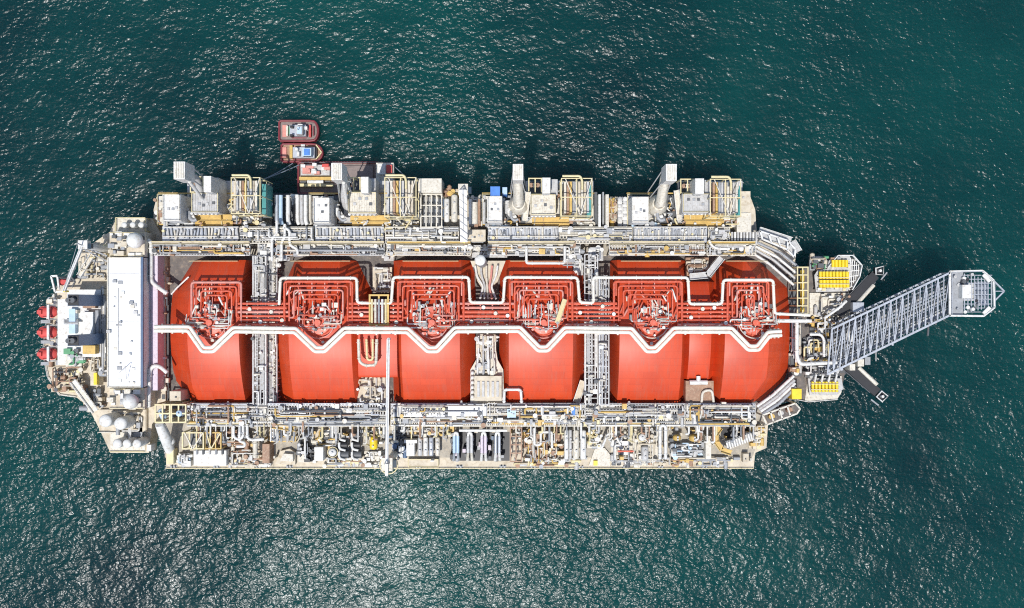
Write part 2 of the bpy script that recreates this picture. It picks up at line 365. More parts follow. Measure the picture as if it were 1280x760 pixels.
def pipe_rack(x0, y0, x1, y1, z, label, npipe=6, vertical=False, cols=('lgrey', 'white', 'grey', 'offwhite'), frame='lgrey', base=15.0, step=8.0, rr=(.22, .5), tray=1, group=None, name='pipe_rack'):
    t = thing(name, label, 'pipe rack', (x0 + x1) / 2, (y0 + y1) / 2, base, group)
    L = (y1 - y0) if vertical else (x1 - x0)
    k = max(2, int(L / step)); m = MB(); w = .38
    xa, xb, ya, yb = X(x0, z), X(x1, z), Y(y0, z), Y(y1, z)
    for i in range(k + 1):
        f = i / k
        if vertical:
            y = ya + (yb - ya) * f; m.box(xa, y - w / 2, z - .5, xb, y + w / 2, z - .05)
            for x in (xa + .3, xb - .3): m.box(x - w / 2, y - w / 2, base, x + w / 2, y + w / 2, z - .505)
        else:
            x = xa + (xb - xa) * f; m.box(x - w / 2, ya, z - .5, x + w / 2, yb, z - .05)
            for y in (ya - .3, yb + .3): m.box(x - w / 2, y - w / 2, base, x + w / 2, y + w / 2, z - .505)
    if vertical:
        for x in (xa, xb): m.box(x - .2, ya, z - .6, x + .2, yb, z + .05)
    else:
        for y in (ya, yb): m.box(xa, y - .2, z - .6, xb, y + .2, z + .05)
    m.build('support_frame', frame, t)
    W0 = (x1 - x0) if vertical else (y1 - y0); u = .06; slots = npipe + tray * 2
    pos = sorted(rnd.sample(range(slots), npipe)); taken = set(pos)
    for q in pos:
        f = (q + .5) / slots; r = min(rnd.uniform(*rr), W0 * s(z) / slots * .46)
        a0, a1 = rnd.choice((0, 0, 0, .1, .3)), rnd.choice((1, 1, 1, .9, .75))
        zz = z + r
        if vertical: a, b = P(x0 + W0 * f, y0 + L * a0, zz), P(x0 + W0 * f, y0 + L * a1, zz)
        else: a, b = P(x0 + L * a0, y0 + W0 * f, zz), P(x0 + L * a1, y0 + W0 * f, zz)
        pm = MB().cyl(a, b, r, 10); d = (b - a).normalized(); nn = int((b - a).length / 9)
        for i in range(nn):
            c = a.lerp(b, (i + .5 + rnd.uniform(-.2, .2)) / nn); pm.cyl(c - d * .16, c + d * .16, r * 1.4, 10)
        pm.build('pipe', rnd.choice(cols), t)
    free = [q for q in range(slots) if q not in taken]
    g = 0
    for q in free[::2]:
        f0, f1 = (q + .08) / slots, (q + .92) / slots; zz = z + .35
        m = MB()
        nseg = max(2, int(L / 4))
        for i in range(nseg):                         # ladder tray: rungs between two rails
            f = (i + .5) / nseg
            if vertical: m.bar(P(x0 + W0 * f0, y0 + L * f, zz), P(x0 + W0 * f1, y0 + L * f, zz), .32, .12)
            else: m.bar(P(x0 + L * f, y0 + W0 * f0, zz), P(x0 + L * f, y0 + W0 * f1, zz), .32, .12)
        for f in (f0, f1):
            if vertical: m.bar(P(x0 + W0 * f, y0, zz), P(x0 + W0 * f, y1, zz), .18, .3)
            else: m.bar(P(x0, y0 + W0 * f, zz), P(x1, y0 + W0 * f, zz), .18, .3)
        m.build('cable_tray_frame', rnd.choice(('galv', 'lgrey', 'offwhite')), t)
    for q in range(int(L / 7)):
        f = rnd.random(); g0, g1 = sorted((rnd.random(), rnd.random())); zz = z + rnd.uniform(.9, 2.2); r = rnd.uniform(.2, .42); c = rnd.choice(cols + ('white', 'offwhite', 'dgrey'))
        at_ = (lambda u_, w_, h_: P(x0 + W0 * w_, y0 + L * u_, h_)) if vertical else (lambda u_, w_, h_: P(x0 + L * u_, y0 + W0 * w_, h_))
        ty = rnd.random()
        if ty < .4: MB().tube([at_(f, g0, z - 1), at_(f, g0, zz), at_(f, g1, zz), at_(f, g1, z - 1)], r, 8, bend=.6).build('branch_pipe', c, t)
        elif ty < .55:
            f2 = min(1, f + rnd.uniform(.03, .12)); MB().tube([at_(f, g0, zz), at_(f, g1, zz), at_(f2, g1, zz)], r, 8, bend=.8).build('branch_pipe', c, t)
        elif ty < .8:
            p = at_(f, g0, z); e_ = rnd.uniform(.35, .9); h_ = rnd.uniform(.4, .9); MB().box(p.x - e_, p.y - h_, z - .4, p.x + e_, p.y + h_, z + rnd.uniform(.6, 1.8)).build('control_box', c, t)
        else:
            p = at_(f, g0, z); MB().cyl(p, p + Vector((0, 0, rnd.uniform(.8, 2))), r * 1.9, 10).build('valve', c, t)
    return t
def cooler_bank(x0, y0, x1, y1, z0, z1, label, n, group=None, col='grey', cap='lgrey'):
    t = thing('air_cooler', label, 'air cooler', (x0 + x1) / 2, (y0 + y1) / 2, z0, group)
    MB().pbox(x0, y0, x1, y1, z0, z1 - 1.2).build('casing', 'galv', t)
    n = int(n * 1.9); w = (x1 - x0) / n
    for k in range(n):
        a = x0 + w * k; cx = a + w / 2; r = w * .30 * s(z1); y_ = y0 + rnd.uniform(.6, 5)
        MB().tube([P(cx, y_, z1 - .5), P(cx + rnd.choice((0, 0, w * .4, -w * .4)), y1 - rnd.uniform(3, 7), z1 - .5)], r, 10).build('tube_bundle', rnd.choice((col, cap, 'lgrey', 'galv', 'offwhite')), t)
        if rnd.random() < .7: MB().pbox(a + w * .1, y1 - 3.4, a + w * .75, y1 - .8, z1 - 1.2, z1 - .2).build('header_box', rnd.choice((cap, 'offwhite', 'white', 'grey')), t)
        if rnd.random() < .35:
            p = P(cx, rnd.uniform(y0 + 2, y1 - 2), z1 - .4); MB().cyl(p, p + Vector((0, 0, rnd.uniform(.6, 1.6))), rnd.uniform(.3, .6), 10).build('valve', rnd.choice(('white', 'dgrey', 'paleyellow')), t)
    for py in (y0 + 1, y0 + (y1 - y0) * .62): MB().bar(P(x0, py, z1 + .3), P(x1, py, z1 + .3), .28).build('edge_beam', 'offwhite', t)
    return t
def ladder_walk(l, z, w, col, label, base=15.0, railcol='white', name='walkway', group=None, legs=True):
    q = pts(l, z); t = bpy.data.objects.new(name, None); COL.objects.link(t); t.location = (q[0].x, q[0].y, base); W[t.name] = Vector((q[0].x, q[0].y, base)); tag(t, label, 'walkway', group)
    for a, b in zip(q, q[1:]):
        d = (b - a).normalized(); u = Vector((-d.y, d.x, 0)).normalized() * w / 2
        MB().bar(a, b, w, .12).build('deck_grating', col, t)
        m = MB()
        for sgn in (-1, 1):
            o = u * sgn
            for hh in (.55, 1.1): m.bar(a + o + Vector((0, 0, hh)), b + o + Vector((0, 0, hh)), .16)
            k = max(1, int((b - a).length / 2))
            for i in range(k + 1):
                c = a.lerp(b, i / k) + o; m.bar(c, c + Vector((0, 0, 1.1)), .14)
        m.build('guard_railing', railcol, t)
        if legs:
            k = max(1, int((b - a).length / 8))
            for i in range(k):
                c = a.lerp(b, (i + .5) / k)
                if c.z - base > .6: MB().box(c.x - .15, c.y - .15, base, c.x + .15, c.y + .15, c.z - .07).build('leg', railcol, t)
    return t
# ================================================================ the sea
g = bpy.data.meshes.new('sea'); e = 9000.0
g.from_pydata([(-e, -e, 0), (e, -e, 0), (e, e, 0), (-e, e, 0)], [], [(0, 1, 2, 3)]); M['sea'] = water_mat(); g.materials.append(M['sea'])
sea = bpy.data.objects.new('sea', g); COL.objects.link(sea); struct(sea)

# ================================================================ the hull
ship = thing('production_ship', 'long gas production ship with red tanks moored on the dark green sea', 'ship', 640, 414, 0)
HULL = [(78, 366), (112, 322), (200, 312), (945, 316), (992, 336), (1040, 342), (1072, 372), (1082, 410), (1072, 452), (1040, 486), (992, 500), (945, 512), (200, 512), (112, 500), (76, 462), (66, 415)]
MB().pprism(HULL, -6, 14.9).build('hull', 'hull', ship)
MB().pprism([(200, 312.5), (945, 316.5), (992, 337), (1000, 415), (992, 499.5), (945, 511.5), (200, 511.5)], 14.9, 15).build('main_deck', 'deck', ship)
MB().pprism([(192, 262), (196, 246), (938, 246), (944, 262), (948, 320), (192, 320)], -3, 15.02).build('sponson', 'cream', ship)
MB().pprism([(205, 506), (948, 506), (960, 530), (958, 560), (944, 566), (942, 586), (208, 586)], -3, 15.02).build('sponson', 'cream', ship)
MB().pprism([(62, 382), (75, 352), (98, 348), (101, 332), (116, 304), (137, 290), (146, 273), (190, 273), (206, 300), (207, 512), (190, 530), (186, 566), (138, 566), (126, 540), (110, 508), (96, 497), (74, 494), (60, 472), (54, 440)], 11, 18).build('stern_deck', 'cream', ship)
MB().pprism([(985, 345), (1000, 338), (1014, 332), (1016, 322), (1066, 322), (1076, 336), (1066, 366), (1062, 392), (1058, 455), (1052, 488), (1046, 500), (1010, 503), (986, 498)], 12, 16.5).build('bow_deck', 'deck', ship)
MB().pprism([(1018, 370), (1052, 366), (1062, 380), (1040, 398), (1018, 392)], 16.5, 17).build('bow_landing', 'offwhite', ship)
MB().pprism([(1010, 470), (1052, 470), (1052, 490), (1046, 500), (1006, 502)], 16.5, 17).build('bow_landing', 'offwhite', ship)
MB().pprism([(206, 507), (947, 507), (957, 530), (940, 572), (206, 572)], 15.02, 15.03).build('painted_floor_shade', 'floor', ship)  # thin darker sheet: shade between the equipment painted over the cream deck
MB().pprism([(193, 281), (944, 281), (947, 319), (193, 319)], 15.02, 15.03).build('painted_floor_shade', 'floor', ship)  # same painted shade under the racks on the tug side
MB().pprism([(944, 288), (986, 300), (995, 314), (994, 336), (946, 318)], 11, 15.01).build('shoulder_deck', 'cream', ship)
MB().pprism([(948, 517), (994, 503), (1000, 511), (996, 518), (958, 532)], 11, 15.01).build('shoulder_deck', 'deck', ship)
rail([(208.5, 585), (941, 585)], 15.02).build('bulwark_railing', 'paleyellow', ship)
rail([(197, 247), (937, 247)], 15.02).build('bulwark_railing', 'paleyellow', ship)
rail([(62, 383), (55, 440), (61, 471), (75, 493), (96, 496)], 18).build('bulwark_railing', 'white', ship)
rail([(1046, 499), (1010, 502), (988, 498)], 16.5).build('bulwark_railing', 'white', ship)

# ================================================================ red tank covers
TB, TT, YC = 325, 503, 413
def cover(name, label, xl0, xl1, xr1, xr0, zt, zedge, cham=(), y0=TB, y1=TT, parent=None, zb=15.0, cat='tank cover', group='red cargo tank covers'):
    bm = bmesh.new(); prof = []
    ya, yb = Y(y1, zedge), Y(y0, zedge); yc = Y(YC, zt); n = 32
    for k in range(n + 1):
        v = -1 + 2 * k / n
        y = yc + v * ((yb - yc) if v > 0 else (yc - ya)); prof.append((y, zt - (zt - zedge) * abs(v) ** 2.0))
    prof = [(ya, zb - 1)] + prof + [(yb, zb - 1)]
    zs = zt - 1.5; lo = -(zt - 18.0)
    secs = [(X(xl0, 18), lo), (X(xl1, zs), 0), (X(xr1, zs), 0), (X(xr0, 18), lo)]
    rows = [[bm.verts.new((x, y, max(z_ + (dz if 0 < q < len(prof) - 1 else 0), zb - 1 + .01 * q))) for q, (y, z_) in enumerate(prof)] for x, dz in secs]
    for A, B in zip(rows, rows[1:]):
        for i in range(len(prof)):
            j = (i + 1) % len(prof); bm.faces.new((A[i], A[j], B[j], B[i]))
    bm.faces.new(rows[0][::-1]); bm.faces.new(rows[-1])
    bmesh.ops.recalc_face_normals(bm, faces=bm.faces)
    def cut(p, nrm):
        ret = bmesh.ops.bisect_plane(bm, geom=bm.verts[:] + bm.edges[:] + bm.faces[:], plane_co=p, plane_no=nrm, clear_outer=True)
        ed = [q for q in ret['geom_cut'] if isinstance(q, bmesh.types.BMEdge)]
        if ed: bmesh.ops.contextual_create(bm, geom=ed)
    for (ax, ay, bx, by, cx, cy) in cham:     # chamfer through two base points, (cx, cy) is a point outside it
        a, b = P(ax, ay, zb), P(bx, by, zb); d = (b - a).normalized(); nr = Vector((d.y, -d.x, 0))
        if nr.dot(P(cx, cy, zb) - a) < 0: nr = -nr
        cut(a, (nr * .82 + Vector((0, 0, .57))).normalized())
    me = bpy.data.meshes.new(name); bm.to_mesh(me); bm.free()
    o0 = Vector(((X(xl0, zb) + X(xr0, zb)) / 2, yc, zb))
    for v in me.vertices: v.co -= o0
    me.materials.append(M['red']); me.polygons.foreach_set('use_smooth', [True] * len(me.polygons)); me.set_sharp_from_angle(angle=R(15))
    def soften(o_):
        bv = o_.modifiers.new('edge', 'BEVEL'); bv.width = .8; bv.segments = 3; bv.limit_method = 'ANGLE'; bv.angle_limit = R(15); bv.harden_normals = False
        for e_ in me.edges: e_.use_edge_sharp = False
    if parent is not None:
        o = bpy.data.objects.new('skirt_trunk', me); soften(o); COL.objects.link(o); W[o.name] = o0; o.parent = parent
        o.location = o0 - W[parent.name]; return o
    t = bpy.data.objects.new(name, None); COL.objects.link(t); t.location = o0; W[t.name] = o0; tag(t, label, cat, group)
    o = bpy.data.objects.new('cover_shell', me); soften(o); COL.objects.link(o); o.parent = t; W[o.name] = o0
    return t
TK = [  # xl base, xl top, xr top, xr base, zt, chamfers, label
 (213, 236, 300, 315.5, [(213, 372, 243, 325, 205, 320), (213, 466, 240, 503, 205, 510)], 'red tank cover next to the white accommodation block, corners cut at the stern'),
 (343, 362, 440, 463, [(343, 385, 369, 325, 340, 320), (467, 368, 446, 325, 475, 320)], 'red tank cover with dark sloping faces, second from the accommodation block'),
 (489, 502, 575, 594, [], 'red tank cover between the vertical white jib and the tapered cream gap'),
 (624, 636, 716, 731, [], 'red tank cover with a sloping ochre ladder on its crown, fourth from the stern'),
 (763, 774, 852, 862, [], 'red tank cover joined by a red trunk to the bow tank, fifth from the stern'),
 (886, 905, 960, 987, [(886, 352, 905, 325, 880, 320), (947, 325, 991, 366, 1000, 320), (989, 466, 950, 503, 1000, 512)], 'red tank cover closest to the bow with cut corners beside the yellow ladder'),
]
TANKS = []
for a in TK:
    t = cover('tank_cover', a[5], a[0], a[1], a[2], a[3], 30, 21.5, a[4]); TANKS.append(t)
    xl, xr = a[1] + 2, a[2] - 2
    rail([(xl, 326.5), (xr, 326.5)], 21.6, 1.2, .12).build('edge_railing', 'paleyellow', t)
cover('trunk', '', 850, 861, 888, 900, 27.5, 22.5, [], y0=352, y1=474, parent=TANKS[5])
cover('trunk', '', 436, 446, 498, 504, 26, 23, [], y0=374, y1=472, parent=TANKS[1])

# white twin header with a dip round each tank dome
HZ = 36.5
VP = [(193, 411), (236, 411), (254, 437), (266, 437), (292, 412), (369, 413), (394.5, 437), (405, 437), (431, 412.5), (509.5, 413), (535, 437), (546, 437), (569, 412), (649.5, 411.5), (673.5, 436), (684, 436), (706.5, 412), (789, 413), (809.5, 437), (819.5, 437), (843, 412.5), (914, 412.5), (936, 435), (947.5, 435), (961, 417.5), (977, 416.5)]
hd = thing('header_pipe', 'thick white twin header pipe zigzagging the length of the ship over the red tanks', 'pipe', 585, 413, 30)
for k in (-1, 1):
    q = pts(VP, HZ); out = []
    for i, p in enumerate(q):
        a = q[max(0, i - 1)]; b = q[min(len(q) - 1, i + 1)]
        d1 = (p - a).normalized() if i else (b - p).normalized(); d2 = (b - p).normalized() if i < len(q) - 1 else d1
        n1, n2 = Vector((-d1.y, d1.x, 0)), Vector((-d2.y, d2.x, 0)); n = (n1 + n2).normalized(); n = n / max(.5, n.dot(n1))
        out.append(p + n * (k * .70))
    m = MB().tube(out, .64, 14, bend=.7); 
    for a, b in zip(out, out[1:]):
        L = (b - a).length; d = (b - a).normalized()
        for i in range(int(L / 7)):
            c = a.lerp(b, (i + .5) / max(1, int(L / 7))); m.cyl(c - d * .1, c + d * .1, .70, 14)
    m.build('pipe_run', 'pipewhite', hd)
for a, b in zip(VP, VP[1:]):
    if abs(a[1] - b[1]) < 3 and b[0] - a[0] > 15:
        for f in (.2, .5, .8):
            p = P(a[0] + (b[0] - a[0]) * f, a[1] + (b[1] - a[1]) * f, HZ)
            MB().box(p.x - .3, p.y - 1.7, HZ - 1.2, p.x + .3, p.y + 1.7, HZ - .62).box(p.x - .25, p.y - 1.5, 15, p.x + .25, p.y - 1.1, HZ - 1.2).box(p.x - .25, p.y + 1.1, 15, p.x + .25, p.y + 1.5, HZ - 1.2).build('support', 'offwhite', hd)
# white expansion loop pipe
LP = [(349, 381), (350.5, 347.5), (446, 347.5), (446.5, 378.5), (489, 379.5), (491.5, 346.5), (586, 346.5), (587.5, 378), (629, 378.5), (631, 346.5), (722, 347), (724.5, 378), (742, 379), (741.5, 346.5), (759, 347), (860, 347), (861.5, 380), (902.5, 380), (904, 350), (966.5, 350), (968, 392), (1012, 394)]
pipe(LP, 32.5, .54, 'pipewhite', 'white square-looped pipe stepping round the top of five red tanks to the bow', 'loop_pipe', bend=1.2, support=13, base=15, scol='offwhite')
pipe([(967, 401), (1014, 401)], 31, .7, 'white', 'short white pipe below the loop pipe leading from the bow tank to the bow', bend=0, support=6, base=17)
pipe([(185, 300), (189, 303), (189, 352), (196, 358), (209, 367)], 25, .75, 'white', 'white bent pipe on the accommodation front on the side facing the tugs', bend=1.5, support=12)
pipe([(209, 466), (200, 458), (192, 457), (187, 463), (186, 509)], 25, .75, 'white', 'white bent pipe on the accommodation front on the process deck side', bend=1.5, support=12)

# ---------------------------------------------------------------- pipework on top of every tank
CX = [266, 400, 541, 679, 814, 941]
TN = ['first tank', 'second tank', 'third tank', 'fourth tank', 'fifth tank', 'bow tank']
def arch(px, py):
    z = 30 - 8.5 * (abs(py - YC) / 89.0) ** 2
    return z
LO = [(236, 305), (352, 444), (494, 583), (634, 719), (764, 856), (906, 964)]
for i, cx in enumerate(CX):
    x0, x1 = LO[i]; t = thing('loop_pipework', 'nested square loops of red pipe on the ' + TN[i], 'pipework', cx, 375, 25, 'red loop pipework on the tank covers')
    ytop = 352 if i else 353
    nl = 5 if i else 4
    for k in range(nl):
        g_ = 5.4; a, b = x0 + 3.5 + k * g_ * (1.1), x1 - 3.5 - k * g_ * 1.1; yy = ytop + k * g_; zz = 31.5 + .1 * k
        yl = 382 + (nl - k) * 5
        q = pts([(a - (6 if k % 2 == 0 else 0), min(yl, 406)), (a, min(yl, 406)), (a, yy), (b, yy), (b, min(yl, 406)), (b + (6 if k % 2 else 0), min(yl, 406))], zz)
        MB().tube(q, .32 if k else .42, 8, bend=1.1).build('pipe', 'pinkish' if (i == 0 and k == 0) or (k == 2 and i % 2) else 'redpipe', t)
    for k in range(6):
        px = x0 + 6 + (x1 - x0 - 12) * k / 5
        m = MB(); a, b = P(px, ytop - 2, 30.8), P(px, ytop + 17, 30.8); m.bar(a, b, .4)
        for c in (a, b, a.lerp(b, .5)): m.box(c.x - .2, c.y - .2, arch(px, 350) - 1, c.x + .2, c.y + .2, 30.8)
        m.build('trestle', rnd.choice(('redpipe', 'pinkish', 'redpipe')), t)
    for k in range(26):
        px = rnd.uniform(x0 + 12, x1 - 12); py = rnd.uniform(356, 392); p = P(px, py, 27)
        q = [p, p + Vector((0, 0, 4.5)), p + Vector((rnd.choice((0, 0, 1.5, -1.5)), rnd.uniform(-4.5, -1), 4.5))]
        MB().tube(q, rnd.uniform(.2, .36), 8, bend=.5).build('riser_pipe', rnd.choice(('redpipe', 'pinkish', 'white', 'redpipe', 'offwhite')), t)
    # dome with valves
    d = thing('tank_dome', 'round valve cluster and dome inside the header dip on the ' + TN[i], 'tank dome', cx, 404, 29, 'tank domes with valves'); c = P(cx, 403, 29)
    MB().lathe(c, [(4.6, -1), (4.6, 1.6), (4.2, 2.1), (1.2, 2.6), (1.1, 4.2)], 24).build('dome_cap', 'redpipe', d)
    MB().tube([c + Vector((math.cos(k * math.pi / 12) * 5.6, math.sin(k * math.pi / 12) * 5.6, 2.6)) for k in range(24)], .2, 6, closed=True).build('ring_railing', 'pinkish' if i < 4 else 'offwhite', d)
    for k in range(22):
        an = 2 * math.pi * k / 22 + rnd.uniform(-.15, .15); rr = rnd.uniform(2.2, 7.4); p = c + Vector((math.cos(an) * rr, math.sin(an) * rr, .2)); h = rnd.uniform(2.2, 5)
        MB().cyl(p, p + Vector((0, 0, h)), rnd.uniform(.2, .45), 8).cyl(p + Vector((0, 0, h)), p + Vector((0, 0, h + .25)), rnd.uniform(.35, .62), 10).build('valve', rnd.choice(('white', 'offwhite', 'grey', 'redpipe', 'pinkish', 'lgrey', 'dgrey')), d)
    for k in range(32):
        an = rnd.uniform(0, 2 * math.pi); rr = rnd.uniform(1.5, 3); p = c + Vector((math.cos(an) * rr, math.sin(an) * rr, 2)); an2 = an + rnd.uniform(-.7, .7); r2 = rnd.uniform(5.5, 9.5)
        q = c + Vector((math.cos(an2) * r2, abs(math.sin(an2)) * r2 * (1 if rnd.random() < .8 else -.6), rnd.uniform(1.5, 3.5)))
        MB().tube([p, p + Vector((0, 0, rnd.uniform(1.2, 3))), Vector((q.x, p.y, q.z + 1)), q], rnd.uniform(.14, .28), 8, bend=.6).build('dome_pipe', rnd.choice(('white', 'redpipe', 'redpipe', 'pinkish', 'lgrey', 'offwhite')), d)
    for k in range(14):
        p = P(cx + rnd.uniform(-26, 26), rnd.uniform(380, 402), arch(cx, 395)); e = rnd.uniform(.5, 1.2)
        MB().box(p.x - e, p.y - e * .8, p.z - .4, p.x + e, p.y + e * .8, p.z + rnd.uniform(1, 2.6)).build('junction_box', rnd.choice(('white', 'grey', 'redpipe', 'offwhite', 'dgrey')), d)
ladder_walk([(706, 374, 33), (696, 404, 34)], 33, 1.5, 'paleyellow', 'sloping ochre ladder on the crown of the fourth red tank', base=28, railcol='paleyellow', name='sloping_ladder')
# red pipes that cross the gaps between tanks
GP = [(302, 356, 'between the first two tanks'), (441, 499, 'running under the ochre rack'), (578, 638, 'over the tapered cream gap'), (714, 770, 'over the wide white pipe rack'), (852, 910, 'over the red joining trunk')]
for i, (a, b, w) in enumerate(GP):
    t = thing('crossover_pipes', 'parallel red pipes crossing from tank to tank ' + w, 'pipework', (a + b) / 2, 394, 27, 'red crossover pipework between tanks')
    for k in range(6):
        yy = 379.5 + k * 5.2; zz = 31 + .12 * (k % 2)
        MB().tube(pts([(a - rnd.uniform(0, 8), yy), (b + rnd.uniform(0, 8), yy)], zz), rnd.uniform(.42, .62), 8).build('pipe', rnd.choice(('redpipe', 'redpipe', 'redpipe', 'pinkish')), t)
    for k in range(4):
        px = a + (b - a) * (k + .5) / 4; m = MB(); p, q = P(px, 377, 30.2), P(px, 408, 30.2); m.bar(p, q, .45)
        for c in (p, q): m.box(c.x - .22, c.y - .22, 15, c.x + .22, c.y + .22, 30.2)
        m.build('trestle', rnd.choice(('pinkish', 'offwhite')), t)
        pp_ = P(px + 4, rnd.uniform(382, 404), 31.4); MB().cyl(pp_, pp_ + Vector((0, 0, 1)), .7, 10).build('valve', rnd.choice(('white', 'offwhite')), t)

# ================================================================ cross deck racks in the gaps
pipe_rack(316, 320, 333, 506, 25, 'light grey pipe rack crossing the deck after the first red tank', 6, True, cols=('lgrey', 'white', 'lgrey', 'white'), tray=1)
pipe_rack(336, 320, 346, 506, 22, 'narrow white pipe rack on dark deck beside the second red tank', 3, True, cols=('white', 'lgrey'), tray=1)
pipe_rack(731, 318, 747, 506, 25, 'white pipe rack crossing the deck before the fifth red tank', 6, True, cols=('white', 'lgrey', 'white'), tray=1)
pipe_rack(749, 346, 761, 506, 26.5, 'galvanised grey cable rack crossing the deck against the fifth red tank', 4, True, cols=('galv', 'lgrey'), tray=3)
tz = thing('tapered_deck_house', 'tapered cream deck house filling the gap between the third and fourth red tanks', 'deck house', 607, 440, 15)
MB().pprism([(597, 418), (617, 418), (622, 450), (629, 462), (630, 504), (588, 504), (588, 462), (595, 450)], 15, 23).build('wall', 'offwhite', tz)
MB().pbox(593, 470, 627, 501, 23, 26).build('vent_house', 'cream', tz)
for k in range(5):
    MB().pbox(596.5 + k * 6, 477, 599.5 + k * 6, 496, 26, 26.6).build('roof_vent', 'lgrey', tz)
for k in range(4):
    MB().tube(pts([(598 + k * 6, 420), (598 + k * 6, 440 + 8 * (k % 2)), (597 + k * 7, 452), (597 + k * 7, 468)], 25 + .2 * k), .36, 10, bend=1.2).build('pipe', ('white', 'lgrey', 'white', 'offwhite')[k], tz)
skid(595, 420, 620, 468, 23.1, 'small white boxes and pipes on the tapered cream deck house', ('white', 'offwhite', 'lgrey', 'cream', 'grey'), 20, base='offwhite', hmax=2.6)
for k in range(6): MB().ball(P(590.5, 466 + k * 6, 24), .75, 12).build('vent_cap', 'white', tz)
tz = thing('tug_side_deck_house', 'cream angled deck house below the white round vessel top', 'deck house', 607, 350, 15)
MB().pprism([(588, 326), (632, 326), (622, 352), (606, 366), (597, 352)], 15, 22).build('wall', 'cream', tz)
for k in range(5): MB().tube(pts([(594 + k * 7, 332), (596 + k * 6, 345), (604 + k * 2.5, 358), (600 + k * 5, 374)], 23 + .3 * k), .4, 8, bend=1).build('pipe', ('white', 'lgrey', 'offwhite', 'pinkish', 'white')[k], tz)
vvessel(600, 325, 7, 15, 42, 'grey', 'tall grey vessel with a round white top in the third tank gap', 'knock_out_drum', topcol='white', hat=False, ring=False)
# ochre rack and clutter of the gap between tank 2 and tank 3
o_ = frame_tower(462, 369, 485, 406, 15, 33, 'ochre', 'ochre steel rack of upright pipes between the second and third tanks', 3, 2, .6)
for k in range(5): MB().tube(pts([(465 + k * 4.3, 374), (465 + k * 4.3, 404)], 33.2), .42, 8).build('pipe', ('paleyellow', 'offwhite', 'grey', 'white', 'paleyellow')[k], o_)
pipe([(448, 424), (449, 452), (456, 457), (470, 456), (471, 424)], 30, .55, 'offwhite', 'cream U-shaped pipe hanging below the header beside the white jib', bend=1.2, support=14)
pipe([(458, 424), (459, 450), (466, 450), (466, 424)], 29, .45, 'paleyellow', 'small pale yellow U-shaped pipe inside the cream one', bend=1, support=14)
skid(447, 471, 482, 505, 21, 'cluttered white and cream piping skid between the second and third tanks by the jib', ('white', 'offwhite', 'lgrey', 'cream'), 16, base='cream')
skid(466, 334, 490, 366, 18, 'cream piping skid between the second and third tanks on the tug side', ('offwhite', 'cream', 'lgrey', 'white'), 14, base='cream')
skid(857, 322, 886, 345, 18, 'brown stained piping skid between the fifth and bow tanks', ('brown', 'cream', 'offwhite', 'lgrey'), 14, base='brown')
ladder_walk([(862, 346), (884, 344), (902, 322)], 24, 2.2, 'lgrey', 'white railed walkway climbing round the bow tank corner')
skid(700, 322, 729, 344, 20, 'tangled grey valves between the fourth and fifth tanks on the tug side', ('lgrey', 'white', 'grey'), 14)
skid(318, 322, 346, 342, 20, 'tangled white pipe loops between the first and second tanks', ('white', 'lgrey', 'white'), 12)
b_ = cabin(857, 476, 892, 504, 15, 23, 'brown', 'brown rounded deck house with white roof pipes between the last two tanks', 'brown_deck_house', roof='brown')
MB().tube(pts([(862, 478), (884, 478)], 24), .9, 10).build('roof_pipe', 'white', b_)
MB().tube(pts([(873, 470), (873, 478)], 24), .8, 10).build('roof_pipe', 'white', b_)
MB().tube(pts([(877, 503), (878, 489), (890, 487), (892, 503)], 24), .5, 10, bend=1.5).build('roof_pipe', 'offwhite', b_)
ladder_walk([(720, 503), (729, 476)], 22, 2.4, 'cream', 'short cream inclined walkway beside the fourth tank corner')
pipe([(630, 504), (630.5, 487), (651, 487), (652, 504)], 27, .5, 'white', 'white square pipe arch at the foot of the fourth red tank', bend=.8, support=14)
pipe([(658, 308), (658, 329), (706, 329), (706, 308)], 27, .5, 'white', 'white square pipe arch at the head of the fourth red tank', bend=.8, support=14)
pipe([(236, 346), (221, 360), (214, 368)], 22, .3, 'white', 'thin white handrail pipe on the sloping corner of the first tank', bend=0)
# dark gap between accommodation and first tank
pipe_rack(200, 372, 210, 500, 17, 'dark low pipe rack in the shade before the first tank', 3, True, cols=('grey', 'dgrey', 'brown', 'dgrey'), frame='dgrey', tray=1, rr=(.2, .35))
skid(196, 318, 212, 362, 15.1, 'rusty pipes and valves in the gap behind the accommodation front', ('brown', 'offwhite', 'grey', 'cream'), 12, base='brown')
cabin(212, 489, 226, 501, 15, 27, 'cream', 'small cream locker at the process deck corner of the first tank', 'deck_locker', hatches=1)
